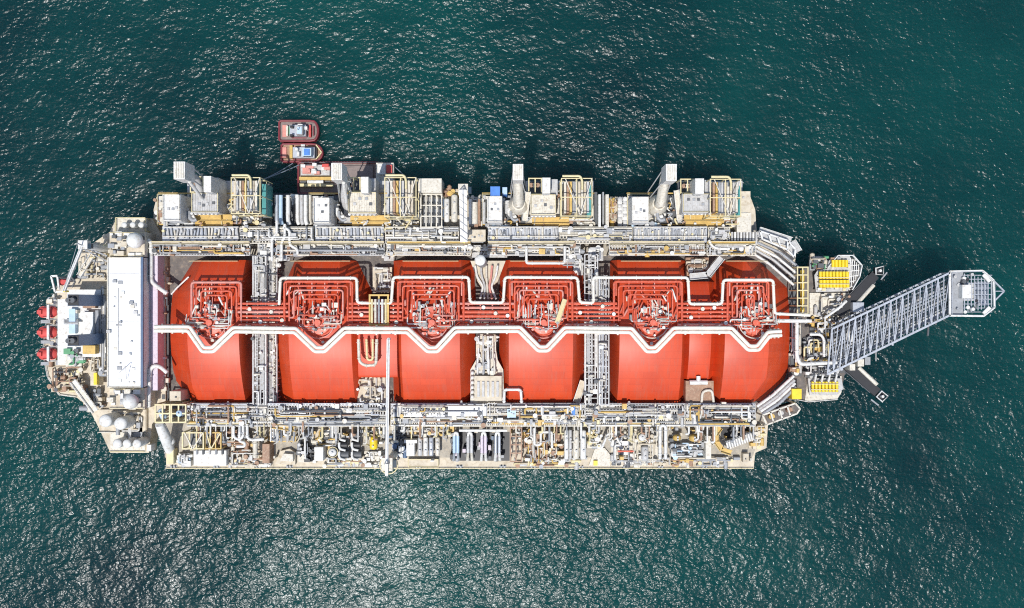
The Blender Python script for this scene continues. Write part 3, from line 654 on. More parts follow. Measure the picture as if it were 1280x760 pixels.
# ================================================================ compressor modules on the side facing the tugs
MN = ['stern end', 'second from stern', 'third from stern', 'bow end']
MODS = [  # A filter house, S stack top, foot, E enclosure, V vent box, F yellow frame
 ((204, 243, 226, 276), (217, 202, 231, 224), (256, 252), (240, 241, 274, 266), (254.5, 220, 264, 240), (289, 222, 325, 267)),
 ((392, 247, 413, 279), (414, 204, 427.5, 225), (432, 258), (436, 240, 471, 267), (451, 221, 460.5, 241), (481, 222, 520, 271)),
 ((609, 245, 628, 278), (641, 205, 654, 225), (648, 256), (663, 243, 695, 269), (678, 222, 688, 241.5), (702, 223, 740, 270)),
 ((790, 246, 811, 278), (832.5, 205, 846, 226), (822, 256), (853, 242, 888, 266), (869, 223, 880, 242), (888, 224, 926, 270))]
for i, (A, S_, ft, E, V, F) in enumerate(MODS):
    n = MN[i]
    x0, x1 = A[0] - 6, F[2] + 3
    md = thing('module_platform', 'ochre edged steel module platform under the ' + n + ' compressor module', 'platform', (x0 + x1) / 2, 262, 15, 'compressor module platforms')
    for (a, b) in ((x0, A[2] + 4), (E[0] - 6, F[2] + 2)):
        MB().pbox(a, 240 if a > x0 else 245, b, 281, 20.3, 21).build('deck_plate', 'lgrey' if i % 2 else 'offwhite', md)
    MB().pbox(A[2] + 4, 244, E[0] - 6, 281, 20.3, 20.9).build('deck_plate', 'dgrey', md)
    MB().pbox(E[0] - 6, 226, F[2] + 2, 239.8, 20.3, 21).build('deck_plate', 'lgrey', md)
    for q in range(4):
        px = E[0] - 3 + (F[2] - E[0] + 2) * q / 3; MB().bar(P(px, 228, 20.2), P(px, 248, 12), .6).build('bracket', 'ochre', md)
    for q in range(7):
        px = x0 + 2 + (x1 - x0 - 4) * q / 6
        for py in (252, 279): MB().pbox(px - 1, py - 1, px + 1, py + 1, 15, 20.3).build('column', 'ochre', md)
    for py in (241.5, 280.5): MB().pbox(x0 - .5, py - .7, x1 + .5, py + .7, 20.2, 21.25).build('edge_beam', 'ochre', md)
    rail([(x0, 282), (x0, 243), (A[2] + 6, 243)], 21).build('guard_railing', 'paleyellow', md)
    rail([(E[2], 238), (F[0], 238)], 21).build('guard_railing', 'paleyellow', md)
    # filter house
    cabin(*A, 21, 33, 'white', 'big white air filter house of the ' + n + ' compressor module', 'filter_house', 'filter house', 'white filter houses', hatches=3, rails='offwhite')
    # exhaust stack with inclined duct
    zt = 52; sx, sy = (S_[0] + S_[2]) / 2, (S_[1] + S_[3]) / 2
    st = thing('exhaust_stack', 'tall white rectangular exhaust stack with inclined duct on the ' + n + ' module', 'exhaust stack', ft[0], ft[1], 22, 'white exhaust stacks')
    MB().pbox(*S_, 43, zt).build('silencer', 'white', st)
    for k in range(4):
        a = S_[0] + 1.2 + (S_[2] - S_[0] - 2.4) * (k + .25) / 4
        MB().pbox(a, S_[1] + 1.2, a + 1.5, S_[3] - 1.2, zt, zt + .25).build('outlet_baffle', 'offwhite', st)
    c = P(sx, sy, zt); f = P(ft[0], ft[1], 26)
    if i in (0, 1):
        MB().tube([(c.x, c.y, 44), (c.x, c.y, 36), (f.x, f.y + 3, 30), f, (f.x, f.y, 22)], 1.15, 14, bend=2).build('exhaust_duct', 'lgrey', st)
        MB().cyl((c.x + 1.2, c.y - 2.8, 46), (f.x + .8, f.y - 1, 27), .6, 10).build('bypass_pipe', 'white', st)
    else:
        MB().tube([(c.x, c.y, 44), (c.x, c.y, 40), (f.x, f.y, 33), (f.x, f.y, 24)], [1.6, 1.75, 1.9, 1.9], 18).build('exhaust_duct', 'offwhite', st)
        MB().lathe((f.x, f.y, 24), [(3.6, -3), (3.6, 2.5), (2.3, 5)], 22).build('plenum', 'offwhite', st)
    for sg in (-1, 1):
        MB().bar((c.x + sg * 1.5, c.y - 2, 43), (f.x + sg * 3, f.y + 2, 21), .35).bar((c.x + sg * 1.5, c.y + 2, 43), (f.x + sg * 3, f.y + 5, 21), .35).build('stay_leg', 'lgrey', st)
    # turbine enclosure
    en = cabin(*E, 21, 31 + .3 * i, 'lgrey' if i in (0, 3) else 'offwhite', ('lilac grey', 'bright cream', 'pale grey', 'corrugated grey')[i] + ' turbine enclosure with small roof hatches on the ' + n + ' module', 'turbine_enclosure', 'enclosure', 'turbine enclosures', hatches=4, rails='paleyellow')
    zt = 31 + .3 * i
    for k in range(12):
        a = E[0] + 1 + (E[2] - E[0] - 2) * k / 11
        MB().pbox(a - .3, E[1] + .6, a + .3, E[3] - .6, zt + .1, zt + .28).build('roof_rib', 'lgrey' if i % 3 == 0 else 'offwhite', en)
    for k in range(7):
        a = E[0] + 2 + (E[2] - E[0] - 4) * k / 6; p = P(a, E[3] + 1.5, 27); MB().cyl(p, p + Vector((0, 0, 2)), .5, 10).build('breather', 'white', en)
    cabin(*V, 21, 38, 'white', 'slim white vent tower with grey side behind the ' + n + ' turbine enclosure', 'vent_tower', 'vent tower', 'white vent towers', hatches=0)
    cabin(V[2] + .8, V[1] + 2, V[2] + 9, V[3] + 2, 21, 30, 'lgrey', 'grey duct box right beside the ' + n + ' white vent tower', 'duct_box', 'duct', 'grey duct boxes')
    fr = frame_tower(E[0] - 2, V[1] + 1, V[0] - 1, E[1] - 1, 21, 29, 'paleyellow', 'small pale yellow frame with dark openings behind the ' + n + ' enclosure', 3, 2, .4, floor='dgrey', group='small pale yellow frames')
    for k in range(3):
        p = P(E[0] + 1 + k * 4, V[1] + 10, 27); MB().cyl(p, p + Vector((0, 0, 1.6)), .8, 10).build('fan_hood', rnd.choice(('offwhite', 'dgrey', 'brown')), fr)
    # yellow steel frame over an upright-plate cooler
    ft_ = frame_tower(*F, 21, 37, 'paleyellow', 'tall pale yellow steel frame with crossed braces on the ' + n + ' module', 3, 3, .3, vee=.62, floor='dgrey', group='tall yellow steel frames', midz=29, bcol='offwhite')
    MB().tube(pts([(F[0] + 1, F[1] - 3), (F[0] + (F[2] - F[0]) * .62, F[1] - 3), (F[0] + (F[2] - F[0]) * .68, F[1] + 3), (F[0] + (F[2] - F[0]) * .68, F[1] + 14)], 38.4), .42, 10, bend=1.2).build('top_pipe', 'paleyellow', ft_)
    pc = thing('plate_cooler', 'cooler of upright brown and grey plates standing inside the ' + n + ' yellow frame', 'cooler', (F[0] + F[2]) / 2, (F[1] + F[3]) / 2, 21, 'plate coolers')
    for k in range(9):
        a = F[0] + 3 + (F[2] - F[0] - 6) * k / 9
        MB().pbox(a, F[1] + 4, a + (F[2] - F[0]) * .075, F[3] - 4, 21.6, 31 + rnd.uniform(-1, 1)).build('cooling_plate', ('cream', 'lgrey', 'offwhite', 'brown', 'ochre', 'grey', 'lgrey', 'cream', 'offwhite')[(k + i) % 9], pc)
    if i in (0, 2, 3):
        dx = 2.5 if i == 0 else -6
        cabin(F[2] + dx, F[1] + 8, F[2] + dx + 5, F[3] + 1, 21, 30, 'teal', 'teal green clad slab beside the ' + n + ' yellow frame', 'clad_panel', 'panel', 'teal clad slabs', louvre=False)
    # ochre walkway below the enclosure
    ladder_walk([(E[0] + 2, E[3] + 6.5), (E[2] + 16, E[3] + 6.5)], 24, 2.2, 'ochre', 'upper ochre walkway in front of the ' + n + ' turbine enclosure', base=21, railcol='ochre', group='upper ochre walkways')
    ladder_walk([(E[0] + 4, E[3] + 14), (E[2] + 17, E[3] + 14)], 23, 2.4, 'ochre', 'lower ochre walkway above the cooler tubes of the ' + n + ' module', base=20, railcol='paleyellow', group='lower ochre walkways')
    # pipework between filter house and enclosure
    sp = thing('inlet_pipework', 'white curled inlet pipes between filter house and enclosure on the ' + n + ' module', 'pipework', A[2] + 7, 262, 21, 'white inlet pipework')
    for k in range(5):
        a = A[2] + 1 + k * 2.4; y = 248 + k * 4
        MB().tube(pts([(a, y), (a, y + 8), (a + 5, y + 12), (a + 9, y + 10)], 24 + k * .7), rnd.uniform(.45, 1.0), 10, bend=1.6).build('pipe', ('white', 'offwhite', 'lgrey', 'white', 'grey')[k], sp)
    skid(A[0], A[3] + 1, A[2] + 12, A[3] + 7, 21, 'blue grey valves in front of the ' + n + ' white filter house', ('lgrey', 'skyblue', 'grey', 'white'), 10, group='valve skids before the filter houses')
    skid(F[0], F[3] + 2, F[2] + 4, F[3] + 14, 20.5, 'pale yellow and brown pipe tangle in front of the ' + n + ' yellow frame', ('paleyellow', 'brown', 'offwhite', 'dgrey', 'white'), 16, group='pipe tangles before the yellow frames')
    skid(A[0] - 8, 246, A[0] - 1, 280, 18, 'narrow stack of pipes on the stern side of the ' + n + ' filter house', ('offwhite', 'brown', 'lgrey', 'white'), 9, group='narrow pipe stacks')

# between the modules
t = thing('column_bank', 'row of pale grey upright columns on dark deck between the two stern modules', 'columns', 362, 262, 15)
MB().pbox(340, 242, 389, 284, 15.03, 15.4).build('dark_floor', 'dgrey', t)
for k, (a, c) in enumerate(((346, 'galv'), (351, 'skyblue'), (360, 'white'), (372, 'white'), (377, 'lgrey'), (382, 'white'), (387, 'offwhite'))):
    MB().tube(pts([(a, 244), (a, 276), (a + 2, 281)], 22 + k % 3), .75, 10, bend=1).build('upright_pipe', c, t)
    for q in range(5): MB().pbox(a - 2.2, 247 + q * 7, a + 2.2, 248.3 + q * 7, 21, 21.6).build('clamp', c, t)
skid(365, 244, 372, 282, 17, 'dark valves among the upright columns between the stern modules', ('dgrey', 'white', 'black'), 10, base='dgrey')
c_ = cabin(523, 223, 552, 241, 16, 29, 'offwhite', 'cream flat roofed box above a dark blue grid of cells', 'grid_top_box', 'cabin', hatches=0)
gr = frame_tower(526, 243, 552, 284, 15, 27, 'offwhite', 'white grid frame over dark blue cells next to two white drums', 5, 4, .45, floor='navy')
for k in range(4): MB().tube(pts([(530 + k * 6, 246), (530 + k * 6, 282)], 22), .5, 8).build('pipe', ('lgrey', 'white', 'grey', 'white')[k], gr)
hvessel(558.5, 248, 558.5, 278, 1.0, 24, 'white', 'white upright drum beside the dark blue grid', 'white_drum', 'drum')
hvessel(568, 243, 568, 278, 1.15, 25, 'offwhite', 'larger cream drum beside the white vertical crane boom', 'white_drum', 'drum')
skid(553, 236, 574, 246, 20, 'brown stained valves above the two white drums', ('brown', 'cream', 'ochre'), 8, base='brown')
def crane(name, label, base, tip, zb, zt, w, col):
    t = thing(name, label, 'crane', base[0], base[1], 15)
    b = P(base[0], base[1], zb)
    MB().cyl((b.x, b.y, 15), (b.x, b.y, zb - 2), 1.3, 14, 1.1).build('pedestal', col, t)
    MB().box(b.x - 1.7, b.y - 1.9, zb - 2, b.x + 1.7, b.y + 1.9, zb + .8).build('machinery_house', 'offwhite', t)
    MB().box(b.x + 1.75, b.y - 1.2, zb - 1.6, b.x + 2.9, b.y + .9, zb + .6).build('operator_cab', 'glass', t)
    e = P(tip[0], tip[1], zt)
    m = MB().bar(b + Vector((0, 0, 1)), e, w, w * .9); m.build('boom', col, t)
    d = (e - b).normalized()
    m = MB()
    for k in range(7):
        q = b.lerp(e, .06 + k / 7.2) + Vector((0, 0, 1 + w * .45)); u = Vector((-d.y, d.x, 0)) * w * .5; m.bar(q - u, q + u + d * 2, .2)
    m.build('boom_lattice', 'lgrey', t)
    MB().cyl(e - Vector((0, 0, 2.2)), e, .5, 10).build('hook_block', 'yellow', t)
    MB().bar(b + Vector((0, 0, 5)), e + Vector((0, 0, .6)), .16).bar(b + Vector((-1, 0, .8)), b + Vector((0, 0, 5)), .3).bar(b + Vector((1, 0, .8)), b + Vector((0, 0, 5)), .3).build('hoist_cable', 'grey', t)
    return t
crane('deck_crane', 'white crane with upright boom at the middle of the tug side', (579, 237), (580, 302), 38, 34, 2.6, 'white')
MB_ = skid(586, 246, 607, 284, 18, 'dense bundle of white and rusty upright pipes beside the filter house with blue roof', ('white', 'offwhite', 'brown', 'lgrey'), 20)
for k, (a, r_) in enumerate(((588, .7), (593, 1.3), (599, .5), (605, .6))):
    MB().tube(pts([(a, 249 + 4 * (k % 2)), (a, 280)], 25), r_, 10).build('upright_pipe', ('white', 'offwhite', 'brown', 'lgrey')[k], MB_)
cabin(613, 233, 625, 244.5, 21, 34, 'blue', 'bright blue covered box on the tug side edge', 'blue_container', 'container', louvre=False)
cabin(628, 234, 634, 243, 21, 30, 'blue', 'small pale blue and white box next to the bright blue one', 'blue_locker', 'locker', louvre=False, roof='skyblue')
hvessel(635, 250, 635, 268, 1.2, 25, 'white', 'short white drum between filter house and stack with the grey round plenum', 'white_drum', 'drum')
t = thing('column_bank', 'white and dark grey upright slabs after the third compressor module', 'columns', 751, 262, 15)
for k, (a, c, w_) in enumerate(((743, 'dgrey', 3.5), (748, 'white', 3), (753, 'grey', 2), (757, 'offwhite', 4))):
    MB().pbox(a, 240 + (k % 2) * 3, a + w_, 284, 15.03, 22 + (k % 2) * 4).build('slab', c, t)
skid(759, 246, 770, 284, 18, 'rusty brown column of valves before the bow end filter house', ('brown', 'ochre', 'cream'), 16, base='cream')
t = skid(771, 246, 786, 284, 18, 'white double row of round caps before the bow end filter house', ('white', 'grey'), 5)
for k in range(9):
    for a in (775, 781.5): 
        p = P(a, 249 + k * 4, 21); MB().lathe(p, [(.9, -2), (.9, .2), (.4, .5)], 10).build('round_cap', 'white' if (k + (a > 776)) % 2 else 'lgrey', t)
skid(812, 240, 828, 282, 19, 'ochre and white pipes beside the bow end exhaust stack', ('ochre', 'white', 'offwhite', 'paleyellow', 'dgrey'), 20, base='ochre')
ladder_walk([(845, 238, 30), (849, 275, 24)], 25, 1.8, 'offwhite', 'steep white ladder beside the bow end turbine enclosure', base=21)
ladder_walk([(660, 240, 30), (656, 276, 24)], 25, 1.8, 'offwhite', 'steep white ladder beside the third turbine enclosure', base=21)
cabin(922, 239, 938, 265, 18, 27, 'cream', 'cream deck house with a dark square hatch at the bow corner of the tug side', 'corner_deck_house', 'deck house', hatches=1)
cabin(921, 266, 939, 290, 18, 24, 'offwhite', 'low cream slab house below the cream one with the dark hatch', 'corner_deck_house', 'deck house')
for k in range(1): pass
t = thing('slatted_cover', 'white slatted cover of upright slats at the bow corner of the tug side', 'cover', 932, 296, 17)
for k in range(9): MB().pbox(914 + k * 3.8, 290, 916.4 + k * 3.8, 306, 17, 24).build('slat', 'white' if k % 2 else 'lgrey', t)

for k, (a, b, w_) in enumerate(((196, 336, 'stern end module'), (392, 524, 'module second from stern'), (606, 744, 'module third from stern'), (788, 930, 'bow end module'))):
    t = thing('deck_pipework', 'small pipes and boxes scattered on the deck of the ' + w_, 'pipework', (a + b) / 2, 262, 21)
    for q in range(34):
        px, py = rnd.uniform(a, b), rnd.uniform(243, 282); zz = rnd.uniform(22.5, 25.5)
        MB().tube([P(px, py, 21), P(px, py, zz), P(px + rnd.uniform(-7, 7), py, zz), P(px + rnd.uniform(-2, 2), py + rnd.uniform(4, 10), zz)], rnd.uniform(.18, .36), 8, bend=.6).build('pipe', rnd.choice(('white', 'lgrey', 'paleyellow', 'offwhite', 'brown', 'grey', 'ochre')), t)
    for q in range(26):
        px, py = rnd.uniform(a, b), rnd.uniform(243, 282); e_ = rnd.uniform(.7, 1.8)
        MB().pbox(px - e_, py - e_ * .8, px + e_, py + e_ * .8, 21.05, rnd.uniform(22, 24.5)).build('junction_box', rnd.choice(('offwhite', 'dgrey', 'grey', 'brown', 'white', 'paleyellow')), t)
# upper pipe racks and cooler banks
for k, (a, b, nn, w_) in enumerate(((203, 298, 12, 'stern end'), (394, 480, 11, 'second from stern'), (610, 698, 11, 'third from stern'), (792, 884, 12, 'bow end'))):
    cooler_bank(a, 283, b, 303, 21, 26, 'row of grey cooler tubes along the ' + w_ + ' compressor module', nn, 'rows of grey cooler tubes')
for (a, b, w_) in ((300, 392, 'between the two stern cooler rows'), (482, 573, 'beside the vertical crane boom'), (700, 790, 'before the bow end cooler row'), (886, 912, 'at the bow end of the cooler rows')):
    pipe_rack(a, 284, b, 304, 25, 'white and cream pipe rack ' + w_, 5, cols=('white', 'lgrey', 'grey', 'offwhite'), frame='offwhite', tray=1, step=4)
    skid(a + 1, 285, b - 1, 303, 23, 'crossing pipes and boxes in the rack ' + w_, ('white', 'lgrey', 'offwhite', 'dgrey', 'paleyellow', 'grey'), 16, base='floor', hmax=4.6)
cabin(585, 287, 607, 302, 17, 25, 'cream', 'cream square deck box below the dense upright pipes', 'cream_deck_box', 'deck house', hatches=4)
for (a, b, w_) in ((190, 312, 'the first red tank'), (346, 480, 'the second red tank'), (484, 588, 'the third red tank'), (610, 718, 'the fourth red tank'), (762, 880, 'the fifth red tank'), (884, 944, 'the bow red tank')):
    pipe_rack(a, 304.5, b, 319, 24.5, 'beige low pipe rack along the head of ' + w_, 6, cols=('offwhite', 'grey', 'lgrey', 'white', 'brown'), frame='lgrey' if a % 4 else 'offwhite', tray=1, step=3.4)
    skid(a + 2, 305, b - 2, 319, 22.8, 'loose fittings and short pipes among the rack at the head of ' + w_, ('white', 'grey', 'offwhite', 'dgrey', 'ochre', 'lgrey'), 22, base='floor', hmax=4.2)
    ladder_walk([(a, 303.6), (b, 303.6)], 26.5, .9, 'ochre' if a % 4 == 0 else 'cream', 'thin beige walkway above the rack at the head of ' + w_, railcol='paleyellow', legs=False)
skid(480, 300, 492, 326, 20, 'tangled white pipes between the second and third tanks on the tug side', ('white', 'lgrey', 'offwhite', 'grey'), 14)
skid(590, 306, 634, 322, 20, 'cream valves around the round white vessel top', ('cream', 'offwhite', 'lgrey', 'white'), 16, base='lgrey')
for k, (a, y0_, y1_, w_) in enumerate(((330, 256, 318, 'second module'), (352, 284, 320, 'column bank'), (716, 280, 322, 'third yellow frame'), (744, 284, 320, 'upright slabs'))):
    t = skid(a - 8, y0_ + 25, a + 10, y1_ + 6, 21, 'criss-cross white pipes between rack and tanks near the ' + w_, ('white', 'lgrey', 'white', 'grey'), 12)
pipe([(340, 326), (340, 298), (346, 292), (346, 276)], 27, .5, 'white', 'white pipe rising from the first gap to the column bank', support=0)
pipe([(352, 326), (352, 303), (356, 296), (356, 280)], 27, .5, 'white', 'white pipe climbing beside the second tank to the column bank', support=0)
pipe([(372, 318), (372, 312), (362, 306), (362, 288), (354, 284)], 27, .5, 'white', 'white stepped pipe by the column bank foot', support=0)
pipe([(886, 300), (890, 308), (898, 311), (912, 311)], 27, .5, 'white', 'white bent pipe over the rack at the bow tank', support=0)

# ================================================================ the process deck on the other side
for (a, b, w_) in ((234, 334, 'the first red tank'), (335, 482, 'the second red tank'), (489, 608, 'the third red tank'), (609, 731, 'the fourth red tank'), (732, 856, 'the fifth red tank'), (857, 944, 'the bow red tank')):
    pipe_rack(a, 504.5, b, 519, 24.5 if a not in (335, 609) else 25, 'grey pipe and cable rack along the foot of ' + w_, 5, cols=('lgrey', 'galv', 'white', 'grey', 'offwhite'), frame='lgrey', tray=2, step=3.2)
    pipe_rack(a, 520.3, b, 532.5, 23.5, 'lower cluttered cream pipe rack along the foot of ' + w_, 4, cols=('lgrey', 'offwhite', 'paleyellow', 'white', 'grey'), frame='offwhite', tray=1, step=2.6)
    skid(a + 2, 506, b - 2, 531, 22.6, 'loose valves and short pipes among the racks at the foot of ' + w_, ('white', 'lgrey', 'offwhite', 'ochre', 'grey', 'dgrey', 'brown'), 36, base='floor', hmax=4.6)
    t = thing('drop_pipework', 'short pipes dropping from the racks to the process deck by ' + w_, 'pipework', (a + b) / 2, 540, 16)
    for k in range(int((b - a) / 5)):
        px = rnd.uniform(a + 2, b - 2); y0 = rnd.uniform(526, 534)
        if 560 < px < 640: continue
        y1 = y0 + rnd.uniform(6, 22); zz = rnd.uniform(21.5, 24.5)
        MB().tube([P(px, y0, zz), P(px, y1, zz), P(px + rnd.choice((-4, 0, 0, 4)), y1, zz), P(px + rnd.choice((-4, 0, 4)), y1 + rnd.uniform(0, 5), 17)], rnd.uniform(.2, .45), 8, bend=.7).build('pipe', rnd.choice(('white', 'lgrey', 'offwhite', 'grey', 'paleyellow', 'white', 'brown')), t)
    for k in range(int((b - a) / 6)):
        px, py = rnd.uniform(a, b - 2), rnd.choice((rnd.uniform(533, 552), rnd.uniform(533, 580))); e_ = rnd.uniform(.8, 2.6); f_ = rnd.uniform(.6, 2); h_ = rnd.uniform(17, 20.5)
        if 560 < px < 640 and py > 540: continue
        MB().pbox(px - e_, py - f_, px + e_, py + f_, 15.05, h_).build('junction_box', rnd.choice(('offwhite', 'grey', 'dgrey', 'ochre', 'cream', 'white', 'lgrey')), t)
cooler_bank(503, 508, 556, 521, 22, 27, 'row of pale grey tubes at the foot of the third red tank', 14, col='lgrey', cap='galv')
cabin(491, 508, 502, 521, 18, 26, 'lgrey', 'pale grey box between the jib and the row of pale tubes', 'grey_deck_box', 'deck box')
cabin(560, 508, 608, 520, 18, 26, 'galv', 'long pale grey roof at the foot of the tapered deck house', 'long_grey_roof', 'deck box', hatches=6)
cabin(634, 511, 645, 522, 20, 26, 'skyblue', 'blue grey box under the white square arch of the fourth tank', 'blue_grey_box', 'deck box', hatches=3)
cabin(714, 508, 719, 519, 20, 26, 'blue', 'small bright blue box at the corner of the fourth tank', 'small_blue_box', 'deck box', louvre=False)
# crane jib lying across
t = thing('jib_crane', 'long slim white crane jib lying straight across the second and third tanks', 'crane', 485, 592, 15)
b = P(485, 578, 34)
MB().cyl((b.x, b.y, 8), (b.x, b.y, 33), 1.5, 16, 1.2).build('pedestal', 'offwhite', t)
MB().box(b.x - 1.9, b.y - 2.6, 33, b.x + 1.9, b.y + 2, 36.5).build('machinery_house', 'offwhite', t)
MB().box(b.x + 1.92, b.y - 1.5, 33.2, b.x + 3.2, b.y + 1, 35.6).build('operator_cab', 'glass', t)
e = P(485.5, 424, 41)
MB().bar(b + Vector((0, -4, 3.2)), e, 1.05, 1.0).build('boom', 'white', t)
MB().bar(b + Vector((0, 1, 7)), e + Vector((0, 0, .9)), .14).bar(b + Vector((-.8, 0, 3)), b + Vector((0, 1, 7)), .3).bar(b + Vector((.8, 0, 3)), b + Vector((0, 1, 7)), .3).build('hoist_cable', 'grey', t)
MB().cyl(e - Vector((0, 0, 2.5)), e, .5, 10).build('hook_block', 'white', t)
MB().tube([b + Vector((math.cos(k * math.pi / 8) * 3.2, math.sin(k * math.pi / 8) * 3.2 - 1.2, -2)) for k in range(16)], .22, 6, closed=True).build('ring_platform', 'paleyellow', t)

# --- first bay, from the stern
f1 = frame_tower(194, 506, 212, 528, 15, 29, 'paleyellow', 'pale yellow frame at the stern corner of the process deck', 3, 3, .5, floor='dgrey')
f2 = frame_tower(214, 506, 232, 528, 15, 29, 'paleyellow', 'pale yellow frame beside the cream locker of the first tank', 3, 3, .5, floor='dgrey')
hvessel(200, 511, 206, 524, 1.2, 27, 'skyblue', 'pale blue drum inside the stern corner yellow frame', 'pale_blue_drum', 'drum')
vvessel(223, 517, 4, 15, 29.5, 'skyblue', 'pale blue round vessel inside the yellow frame by the cream locker', ring=False)
t = thing('tapered_duct', 'big white tapered duct slanting over the hull edge at the stern end', 'duct', 208, 548, 15)
MB().tube([P(199, 530, 29), P(206, 545, 25), P(212, 562, 18)], [1.5, 2.0, 1.8], 18).build('duct_body', 'white', t)
MB().tube([P(205, 530, 28), P(212, 545, 24), P(217, 556, 17)], [.5, .6, .5], 10).build('side_pipe', 'lgrey', t)
MB().ball(P(213, 551, 21), 1.7).build('round_end', 'white', t)
cabin(208, 562, 217, 580, 15.1, 19, 'paleyellow', 'pale yellow narrow box at the stern corner of the process deck edge', 'edge_box', 'deck box')
skid(222, 566, 240, 582, 15.1, 'pale blue and white valve tangle at the stern end of the deck edge', ('skyblue', 'white', 'lgrey', 'white'), 18, base='offwhite')
w1 = cabin(242, 563, 283, 582, 15.1, 20, 'white', 'largest bright white flat box on the process deck edge', 'white_flat_box', 'deck box', louvre=False)
for k in range(5): MB().tube(pts([(246 + k * 8, 557 + k % 2 * 3), (246 + k * 8, 568)], 20.6), .4, 8).build('roof_pipe', ('grey', 'dgrey', 'lgrey')[k % 3], w1)
frame_tower(228, 541, 254, 561, 15.1, 24, 'paleyellow', 'truss frame with crossed braces behind the bright white flat box', 4, 2, .45, vee=.5, bcol='offwhite', floor='dgrey')
frame_tower(256, 541, 276, 561, 15.1, 23, 'ochre', 'ochre truss frame between the crossed frame and the serpentine pipe', 4, 2, .4, vee=.4, bcol='paleyellow', floor='brown')
pipe([(292, 532), (292, 546), (298, 550), (304, 546), (304, 530), (300, 529), (299, 552), (306, 553), (306, 558), (296, 558)], 24, .5, 'white', 'white serpentine pipe at the first gap on the process deck', bend=1.2)
pipe([(309, 530), (309, 547), (314, 550), (330, 549)], 24, .55, 'white', 'white U pipe beside the serpentine one', bend=1.2)
pipe([(319, 551), (319, 572)], 21, .9, 'offwhite', 'thick cream upright pipe before the brown box', bend=0)
cabin(328, 555, 337, 579, 15.1, 21, 'brown', 'narrow brown box on the process deck near the first gap', 'brown_box', 'deck box')
skid(284, 562, 326, 584, 15.1, 'cream floor valves between the bright white box and the brown box', ('offwhite', 'cream', 'brown', 'white', 'lgrey'), 22, base='cream')
skid(277, 536, 312, 560, 16, 'brown and grey pipe tangle around the serpentine pipe', ('brown', 'offwhite', 'grey', 'paleyellow'), 20, base='brown')
pipe_rack(338, 534, 369, 552, 20, 'grey upright pipes under an ochre beam at the second tank', 6, True, cols=('lgrey', 'white', 'grey'), frame='ochre', step=6)
ladder_walk([(340, 532), (370, 536)], 23, 1.6, 'ochre', 'short ochre walkway at the second tank rack', railcol='ochre')
t = thing('tank_hood', 'cream hipped hood at the deck edge below the second tank', 'hood', 358, 570, 15)
MB().pprism([(344, 580), (350, 564), (362, 561), (369, 566), (369, 581)], 15.03, 17).build('hood_shell', 'cream', t); MB().pprism([(350, 576), (354, 567), (366, 568), (366, 577)], 17, 19).build('hood_top', 'offwhite', t)
skid(372, 536, 392, 578, 15.1, 'dark valves and white pipes right of the cream hipped hood', ('dgrey', 'white', 'black', 'grey', 'lgrey'), 24, base='offwhite')
cabin(393, 559, 404, 576, 15.1, 21, 'white', 'small white square cabin at the deck edge below the second tank', 'small_white_cabin', 'deck box')
vvessel(415, 566, 5, 15.1, 21, 'lgrey', 'round white topped vessel beside the small white cabin', topcol='white', ring=True)
skid(393, 536, 424, 558, 15.1, 'ochre and white valve tangle behind the small white cabin', ('ochre', 'white', 'dgrey', 'lgrey', 'offwhite'), 22, base='cream')
for k, a in enumerate((429, 445)):
    t = thing('compressor_set', ('dark compressor with white pipes beside the round white topped vessel', 'dark compressor with white pipes beside the yellow tank')[k], 'compressor', a, 558, 15, 'dark compressors')
    MB().pbox(a - 7, 539, a + 7, 578, 15.03, 15.5).build('base_frame', 'lgrey', t)
    for q in range(3):
        p = P(a - 2 + q * 2, 544 + q * 12, 18); MB().cyl(p - Vector((1.6, 0, 0)), p + Vector((1.6, 0, 0)), 1.5, 12).build('motor', 'black' if q % 2 else 'dgrey', t)
        MB().tube(pts([(a - 5, 541 + q * 12), (a - 5, 549 + q * 12), (a + 3, 551 + q * 12)], 20), .45, 8, bend=1).build('pipe', 'white', t)
hvessel(467, 545, 467, 562, 1.5, 19, 'yellow', 'bright yellow tank on the process deck beside the jib', 'yellow_tank', 'tank')
skid(455, 564, 480, 584, 15.1, 'low white floor boxes below the bright yellow tank', ('white', 'offwhite'), 12, base='offwhite')
skid(455, 532, 480, 546, 16, 'small grey valves above the bright yellow tank', ('grey', 'dgrey', 'offwhite', 'paleyellow'), 14, base='offwhite')
# --- bays after the jib
skid(490, 534, 508, 572, 15.1, 'dark blue and white pipe tangle right of the jib', ('navy', 'white', 'grey', 'lgrey', 'dgrey'), 26, base='lgrey')
c_ = cabin(508, 550, 518, 570, 15.1, 21, 'white', 'white T-shaped cabin right of the jib', 'white_cabin', 'deck box', hatches=2)
MB().pbox(505, 550, 521, 554, 15.1, 21.5).build('cross_wing', 'white', c_)
for k, a in enumerate((525, 532, 539, 547)):
    hvessel(a, 546, a, 570, .9, 19, ('lgrey', 'white', 'galv', 'offwhite')[k], ('pale grey drum nearest the T-shaped cabin', 'white drum second from the T-shaped cabin', 'silver drum third from the T-shaped cabin', 'cream drum nearest the dark exchangers')[k], 'slim_drum', 'drum', 'slim drums on the process deck')
skid(508, 533, 566, 546, 16, 'ochre and grey valves behind the four slim drums', ('ochre', 'grey', 'lgrey', 'white', 'offwhite'), 26, base='cream')
cabin(510, 574, 548, 584, 15.1, 16.6, 'cream', 'low cream kerbed tray at the deck edge below the slim drums', 'drip_tray', 'tray', louvre=False, trim='paleyellow')
MB().pbox(564, 540, 637, 576, 15.04, 15.1).build('exchanger_painted_shade', 'black', ship)  # flat black sheet painting the shadows between the exchangers, no recess
